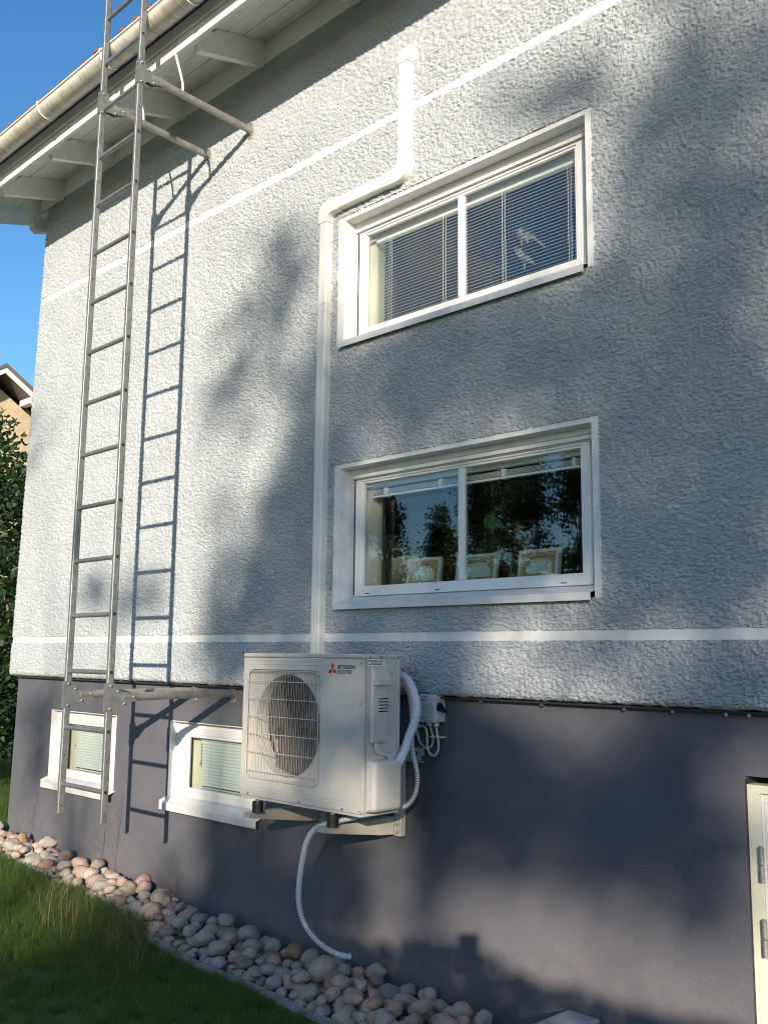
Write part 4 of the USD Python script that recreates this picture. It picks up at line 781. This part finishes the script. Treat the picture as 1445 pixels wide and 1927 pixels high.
# leafy bush past the left corner
def bush(name, label, c, rad, n, size, matn, seed, stems, group=None):
    t = thing(name, label, 'bush', (c[0], c[1], ground(c[0])), group=group); r = np.random.default_rng(seed)
    u = r.normal(size=(n, 3)); u /= np.linalg.norm(u, axis=1)[:, None]; q = u*(r.uniform(.35, 1, n)**.45)[:, None]; lump = .72 + .55*meshkit.fbm(u*2.2 + seed, 3, seed)
    p = q*lump[:, None]*A(rad); p[:, 2] += rad[2]; p = p[p[:, 2] > .02]
    obj('foliage', leafcards(p, size, seed), matn, t)
    obj('stem', limbs((0, 0, -.05), [p[i] for i in r.integers(0, len(p), stems)], .03, seed), 'bark', t)
    return t
b1 = bush('leafy_bush', 'tall dark green leafy bush past the left corner of the house', (-2.55, .62), (1.0, .95, 1.93), 17000, .062, 'hedge_leaf', 31, 24)
g2 = np.random.default_rng(8)
obj('orange_leaf', leafcards(A([(.30, .02, 2.62), (.34, .05, 2.60), (.62, .0, 1.3), (.3, -.2, 2.9)]) + g2.normal(0, .01, (4, 3)), .08, 3), 'orange_leaf', b1)
bush('leafy_bush', 'lower hedge bush behind the tall bush at the left edge', (-5.2, 2.6), (1.5, 1.3, 1.5), 6000, .10, 'hedge_leaf', 33, 14)

# neighbour's house
nb = thing('neighbour_house', 'tan rendered house with white barge boards and brown roof in the distance', 'house')
nx, ny, nz = -11.8, 4.626, 6.83; sl = .675
gab = Polygon([(ny-4.2, -.4), (ny+4.2, -.4), (ny+4.2, nz-.2-4.2*sl), (ny, nz-.2), (ny-4.2, nz-.2-4.2*sl)])
obj('gable_wall', extrude_yz(gab, nx-9, nx), 'tan_render', nb)
for s in (-1, 1):
    e = ny + s*5.0; ze = nz - 5.0*sl
    obj('roof_slope', barq((nx-4.2, (ny+e)/2, (nz+ze)/2+.05), (nx-4.2, (ny+e)/2 + .001, (nz+ze)/2+.05+.0), 1, 1) if False else trimesh.convex.convex_hull(A([(X_, yy, zz+dz) for X_ in (nx-9.3, nx+.52) for yy, zz in ((ny, nz+.05), (e, ze+.05)) for dz in (0, .085)])), 'brown_metal', nb)
    obj('barge_board', trimesh.convex.convex_hull(A([(X_, yy, zz+dz) for X_ in (nx+.46, nx+.50) for yy, zz in ((ny, nz-.065), (e, ze-.065)) for dz in (0, .112)])), 'neighbour_white', nb)
    obj('soffit', trimesh.convex.convex_hull(A([(X_, yy, zz+dz) for X_ in (nx-.1, nx+.455) for yy, zz in ((ny, nz-.025), (e, ze-.025)) for dz in (0, .06)])), 'brown_metal', nb)
    obj('purlin', box(nx+.002, nx+.45, ny+s*.62-.07, ny+s*.62+.07, nz-.62*sl-.16, nz-.62*sl-.035), 'neighbour_white', nb)
obj('roof_finial', rod((nx+.3, ny-.08, nz+.1), (nx+.3, ny-.08, nz+.42), .03, 6), 'neighbour_white', nb)
obj('window', box(nx-.01, nx+.01, ny-2.2, ny-1.2, 2.6, 3.8), 'room_dark', nb)

# trees that throw the dappled shade: crowns built of leaves hung along the light between sun and wall
RX = np.stack([rt, up, fw], 0)
def pj(Pw):
    d = A(Pw) - EYE; c = d @ RX.T; return 722.5 + 1818.06*c[..., 0]/c[..., 2], 963.5 - 1818.06*c[..., 1]/c[..., 2]
BL = [  # centre, radii, lean (deg), density of the foliage whose shade falls there
 (1340, 840, 290, 390, 0, 3.8), (880, 690, 250, 100, -12, 3.4), (1365, 300, 250, 260, 0, 2.0), (1275, 140, 45, 110, 20, 1.3), (1215, 260, 60, 60, 0, .7), (1000, 205, 90, 50, -20, .9),
 (545, 1010, 80, 200, 22, 3.2), (450, 1150, 80, 95, 20, 1.9), (510, 595, 72, 210, 25, 1.0), (395, 800, 40, 60, 25, .5), (610, 780, 60, 150, 0, 1.1), (250, 1140, 85, 45, 0, 1.2), (60, 830, 30, 60, 10, .6),
 (420, 1245, 75, 45, 0, 1.9), (680, 1165, 160, 60, 0, 2.0), (880, 1010, 270, 170, 0, 2.6), (700, 1330, 130, 150, 0, 1.6), (600, 1370, 75, 150, 0, 2.0), (900, 1440, 170, 130, 0, 3.0), (1060, 1560, 180, 120, 15, 3.4), (1250, 1470, 140, 180, 0, 2.2),
 (850, 1610, 120, 60, 0, 1.2), (470, 1690, 150, 125, -30, 2.8), (60, 1400, 32, 90, 8, .8), (620, 1690, 70, 75, 0, 1.7), (820, 1700, 55, 90, 20, 1.0), (1270, 1690, 150, 150, 0, 1.1), (1180, 1590, 120, 70, 0, .9), (1250, 1270, 220, 60, 0, .5), (560, 1560, 110, 40, 0, .8), (430, 1810, 210, 110, 0, 2.4), (230, 1930, 220, 110, 0, 2.2)]
def tau(x, z):
    px, py = pj(np.stack([x, x*0, z], -1)); t = 0*px
    for (cx, cy, rx, ry, an, k) in BL:
        a = radians(an); u, v = px-cx, py-cy; U, V_ = (u*cos(a) + v*sin(a))/rx, (-u*sin(a) + v*cos(a))/ry; t = t + k*np.exp(-(U*U + V_*V_)**1.5)
    off = x > 5.95; return np.where(off, 1.3, t)
gr = np.random.default_rng(77); cell = .1; xc = np.arange(-1.0, 8.6, cell); zc_ = np.arange(-1.6, 4.4, cell); XX, ZZ = np.meshgrid(xc, zc_, indexing='ij')
LS = .15; area = .45*LS*LS*.55; num = gr.poisson(np.clip(tau(XX, ZZ), 0, 5.0)*cell*cell/area)
rep = np.repeat(np.stack([XX.ravel(), ZZ.ravel()], 1), num.ravel(), 0) + gr.uniform(0, cell, (num.sum(), 2))
T = gr.normal(27.5, 1.6, len(rep)) + .8*(meshkit.noise(np.c_[rep*1.2, rep[:, :1]*0], 4) - .5)
LP = np.c_[rep[:, 0], np.zeros(len(rep)), rep[:, 1]] + SUN*T[:, None]
cuts = [-99, 1.7, 3.4, 5.2, 99]; nm = ['birch growing off to the left', 'leaning birch second in the row', 'full crowned birch third in the row', 'broad dark birch at the right end']
for k in range(4):
    s = (rep[:, 0] >= cuts[k]) & (rep[:, 0] < cuts[k+1])
    if s.sum() < 30: continue
    pk = LP[s]; c = pk.mean(0); t = thing('birch_tree', f'{nm[k]} of shade trees behind the photographer', 'tree', group='birches on the sunny side')
    obj('crown', leafcards(pk, LS, 100+k), 'tree_leaf', t)
    gb = float(ground(c[0])); fork = A([c[0], c[1], c[2]-1.0]); Q, _ = spline([(c[0]+.3, c[1]-.2, gb-.1), (c[0]+.1, c[1], gb+3), fork], 12)
    obj('trunk', tube(Q, np.linspace(.15, .07, 12), 10), 'bark', t, smooth=True)
    obj('branches', limbs(fork, [pk[i] for i in gr.integers(0, len(pk), 16)], .035, 60+k), 'bark', t)

# trees mirrored in the middle window
def tree(label, x, y, h, r_, n, size, matn, seed, group=None, base=.25):
    t = thing('garden_tree', label, 'tree', (x, y, ground(x)), group=group); r = np.random.default_rng(seed)
    Q, _ = spline([(0, 0, -.1), (.1*r.normal(), .1*r.normal(), h*.5), (0, 0, h*.95)], 14); obj('trunk', tube(Q, np.linspace(.16, .02, 14), 8), 'bark', t, smooth=True)
    pts, tips = [], []
    for k in range(34):
        z = h*(base + (1-base)*r.uniform()**.85); a = r.uniform(0, 2*pi); R = r_*(1.05 - ((z/h-base)/(1-base))**1.6)*r.uniform(.5, 1.05); tip = A([R*cos(a), R*sin(a), z]); tips.append(tip)
        m = int(n/34); u = r.uniform(0, 1, m); q = A([0, 0, z-.1*R])[None]*(1-u[:, None]) + tip[None]*u[:, None] + r.normal(0, .22, (m, 3)); q[:, 2] -= np.abs(r.normal(0, .45, m))*u; pts.append(q)
    obj('crown', leafcards(np.concatenate(pts), size, seed, droop=.8), matn, t)
    obj('branches', cat_([tube([(0, 0, tp[2]-.25*np.hypot(tp[0], tp[1])), tp*.5 + A([0, 0, tp[2]*.5])*1.0 - A([0, 0, .05]), tp], [.035, .02, .006], 5) for tp in tips]), 'bark', t)
w0 = A([4.4, 0.0])
for k, (az, dist, h, r_) in enumerate(((45.5, 27, 6.6, 1.6), (48.5, 31, 6.6, 1.7), (41.5, 30, 6.6, 1.6), (38.5, 26, 8.2, 2.0), (35.0, 28, 9.2, 2.4), (31.5, 25, 8.8, 2.3), (28, 29, 9.5, 2.6), (36.8, 36, 10.0, 2.8), (24, 27, 8.5, 2.2), (52, 27, 6.8, 1.8))):
    a = radians(az); x, y = w0[0] - dist*sin(a), -dist*cos(a)
    tree(['slim pale birch across the garden', 'small rounded birch across the garden', 'low weeping birch across the garden', 'dark spruce-like tree across the garden', 'tall full tree across the garden', 'broad tree across the garden', 'tallest broad tree across the garden', 'far tall tree across the garden', 'bushy tree at the end of the garden', 'leaning birch far left in the garden'][k] + ', mirrored in the middle window', x, y, h, r_, 7500, .135, 'birch_leaf', 200+k, group='trees across the garden', base=.08)
bk = thing('boundary_hedge', 'clipped dark green hedge across the garden, mirrored low in the middle window', 'hedge')
r = np.random.default_rng(3); hp_ = []
for k in range(9000):
    a = radians(r.uniform(20, 60)); d = 24 + r.uniform(-.5, .5); hp_.append((w0[0]-d*sin(a), -d*cos(a), ground(0) + r.uniform(0, 3.2)))
obj('foliage', leafcards(hp_, .16, 9), 'birch_leaf', bk)
# hedge and photographer on the sun side: their shade lies along the foot of the wall
hd = thing('clipped_hedge', 'waist high hedge behind the photographer shading the lawn', 'hedge')
r = np.random.default_rng(12); H = []
for k in range(26000):
    u = r.uniform(-.9, 7.5); t = 8.6 + r.uniform(-.45, .45); b = A([u, 0, 0]) + SUN*t
    topz = np.interp(u, [-.9, .6, 1.1, 1.8, 3.0, 3.7, 4.05, 4.2, 4.34, 4.5, 4.66, 4.76, 4.9, 5.6, 7.5], [-.95, -.92, -.86, -.64, -.32, -.21, -.18, -.12, -.08, -.065, -.06, -.085, -.135, -.10, -.08]) + .03*(meshkit.noise(A([u*3, 0, 0]), 6) - .5) + SUN[2]*t
    gz_ = float(ground(b[0])); H.append((b[0], b[1], gz_ + (topz - gz_)*r.uniform(0, 1)**.8))
obj('foliage', leafcards(H, .085, 14), 'hedge_leaf', hd); obj('stems', limbs((EYE[0]+2, -6.3, -.5), [A(H[i]) for i in range(0, 3000, 260)], .02, 5), 'bark', hd)

ps = thing('person', 'person in a dark jacket holding up a phone, throwing a shadow on the plinth', 'person')
def body():
    f2 = A([fw[0], fw[1], 0]); f2 /= np.linalg.norm(f2); s2 = A([f2[1], -f2[0], 0]); g0 = float(ground(EYE[0])); o = A([EYE[0], EYE[1], 0]) - f2*.40 - s2*.17; G = lambda f_, s_, z: tuple(o + f2*f_ + s2*s_ + A([0, 0, g0+z*.93]))
    J = {'pel': (G(0, 0, .92), .14), 'hipl': (G(0, -.09, .88), .10), 'hipr': (G(0, .09, .88), .10), 'waist': (G(0, 0, 1.08), .125), 'chest': (G(.01, 0, 1.27), .15), 'shl': (G(0, -.17, 1.37), .068), 'shr': (G(0, .17, 1.37), .068), 'neck': (G(.01, 0, 1.45), .058), 'neck2': (G(.02, 0, 1.52), .055),
         'kneel': (G(.03, -.10, .50), .062), 'kneer': (G(.03, .10, .50), .062), 'ankl': (G(0, -.11, .09), .042), 'ankr': (G(0, .11, .09), .042), 'toel': (G(.17, -.13, .035), .035), 'toer': (G(.17, .13, .035), .035), 'heell': (G(-.05, -.11, .04), .038), 'heelr': (G(-.05, .11, .04), .038),
         'ell': (G(.0, -.25, 1.10), .046), 'elr': (G(.10, .26, 1.22), .046), 'wrl': (G(.07, -.26, .86), .030), 'wrr': (G(.28, .24, 1.50), .030), 'hdl': (G(.09, -.25, .78), .030), 'hdr': (G(.31, .235, 1.57), .030)}
    bones = [('pel', 'hipl'), ('pel', 'hipr'), ('pel', 'waist'), ('waist', 'chest'), ('chest', 'shl'), ('chest', 'shr'), ('chest', 'neck'), ('neck', 'neck2'), ('hipl', 'kneel'), ('kneel', 'ankl'), ('ankl', 'toel'), ('ankl', 'heell'), ('hipr', 'kneer'), ('kneer', 'ankr'), ('ankr', 'toer'), ('ankr', 'heelr'), ('shl', 'ell'), ('ell', 'wrl'), ('wrl', 'hdl'), ('shr', 'elr'), ('elr', 'wrr'), ('wrr', 'hdr')]
    S = lambda p, r: m3.Manifold.sphere(r, 20).translate(tuple(map(float, p)))
    parts = [m3.Manifold.batch_hull([S(*J[a]), S(*J[b])]) for a, b in bones]
    hc = G(.03, 0, 1.62); parts.append(m3.Manifold.sphere(1.0, 28).scale((.078, .088, .112)).translate(hc)); parts.append(m3.Manifold.batch_hull([S(G(.07, 0, 1.55), .045), S(hc, .07)]))
    parts.append(m3.Manifold.batch_hull([S(G(.115, 0, 1.605), .012), S(G(.10, 0, 1.64), .010)]))
    for h in ('hdl', 'hdr'):
        p = A(J[h][0]); sg = 1 if h == 'hdl' else -1
        for q in range(4): parts.append(m3.Manifold.batch_hull([S(p + A([0, 0, .0]) + f2*.01 + A([0, 0, -.02+.018*q]), .0095), S(p + s2*sg*.045 + f2*.022 + A([0, 0, -.02+.019*q]), .0085)]))
        parts.append(m3.Manifold.batch_hull([S(p, .012), S(p + s2*sg*.02 - f2*.015 + A([0, 0, .045]), .0095)]))
    m = m3.Manifold.batch_boolean(parts, m3.OpType.Add).refine_to_length(.03).to_mesh(); t = trimesh.Trimesh(m.vert_properties[:, :3], m.tri_verts); trimesh.smoothing.filter_taubin(t, iterations=6); return t, o, f2, s2, g0
bm, o_, f2_, s2_, g0_ = body()
obj('body', bm, 'skin', ps, smooth=True)
J0 = trimesh.Trimesh(bm.vertices + bm.vertex_normals*.012, bm.faces, process=False); zc0 = J0.triangles_center[:, 2] - g0_; dist = np.abs((J0.triangles_center - np.r_[o_[:2], 0]) @ f2_)
J0.update_faces((zc0 < 1.37) & (zc0 > .06) & (dist < .26)); J0.remove_unreferenced_vertices(); obj('clothes', J0, 'cloth_navy', ps, smooth=True)
hr = trimesh.creation.icosphere(3); hr.vertices = hr.vertices*A([.092, .098, .120]) + (o_ + f2_*.012 + A([0, 0, g0_+1.645*.93])); hr.update_faces(((hr.triangles_center - (o_ + A([0, 0, g0_+1.62*.93]))) @ f2_ < .05) & (hr.triangles_center[:, 2] > g0_+1.56*.93)); obj('hair', hr, 'hair_brown', ps, smooth=True)
ph = thing('mobile_phone', 'dark phone held up in the right hand of the person', 'phone', tuple(EYE - f2_*.055 + s2_*.065 + A([0, 0, -.072])), math.atan2(f2_[1], f2_[0]) - pi/2)
obj('case', box(-.045, .045, -.005, .005, -.080, .078, .003), 'black_plastic', ph); obj('screen', box(-.034, .034, -.0056, -.0051, -.072, .072), 'ink_grey', ph)
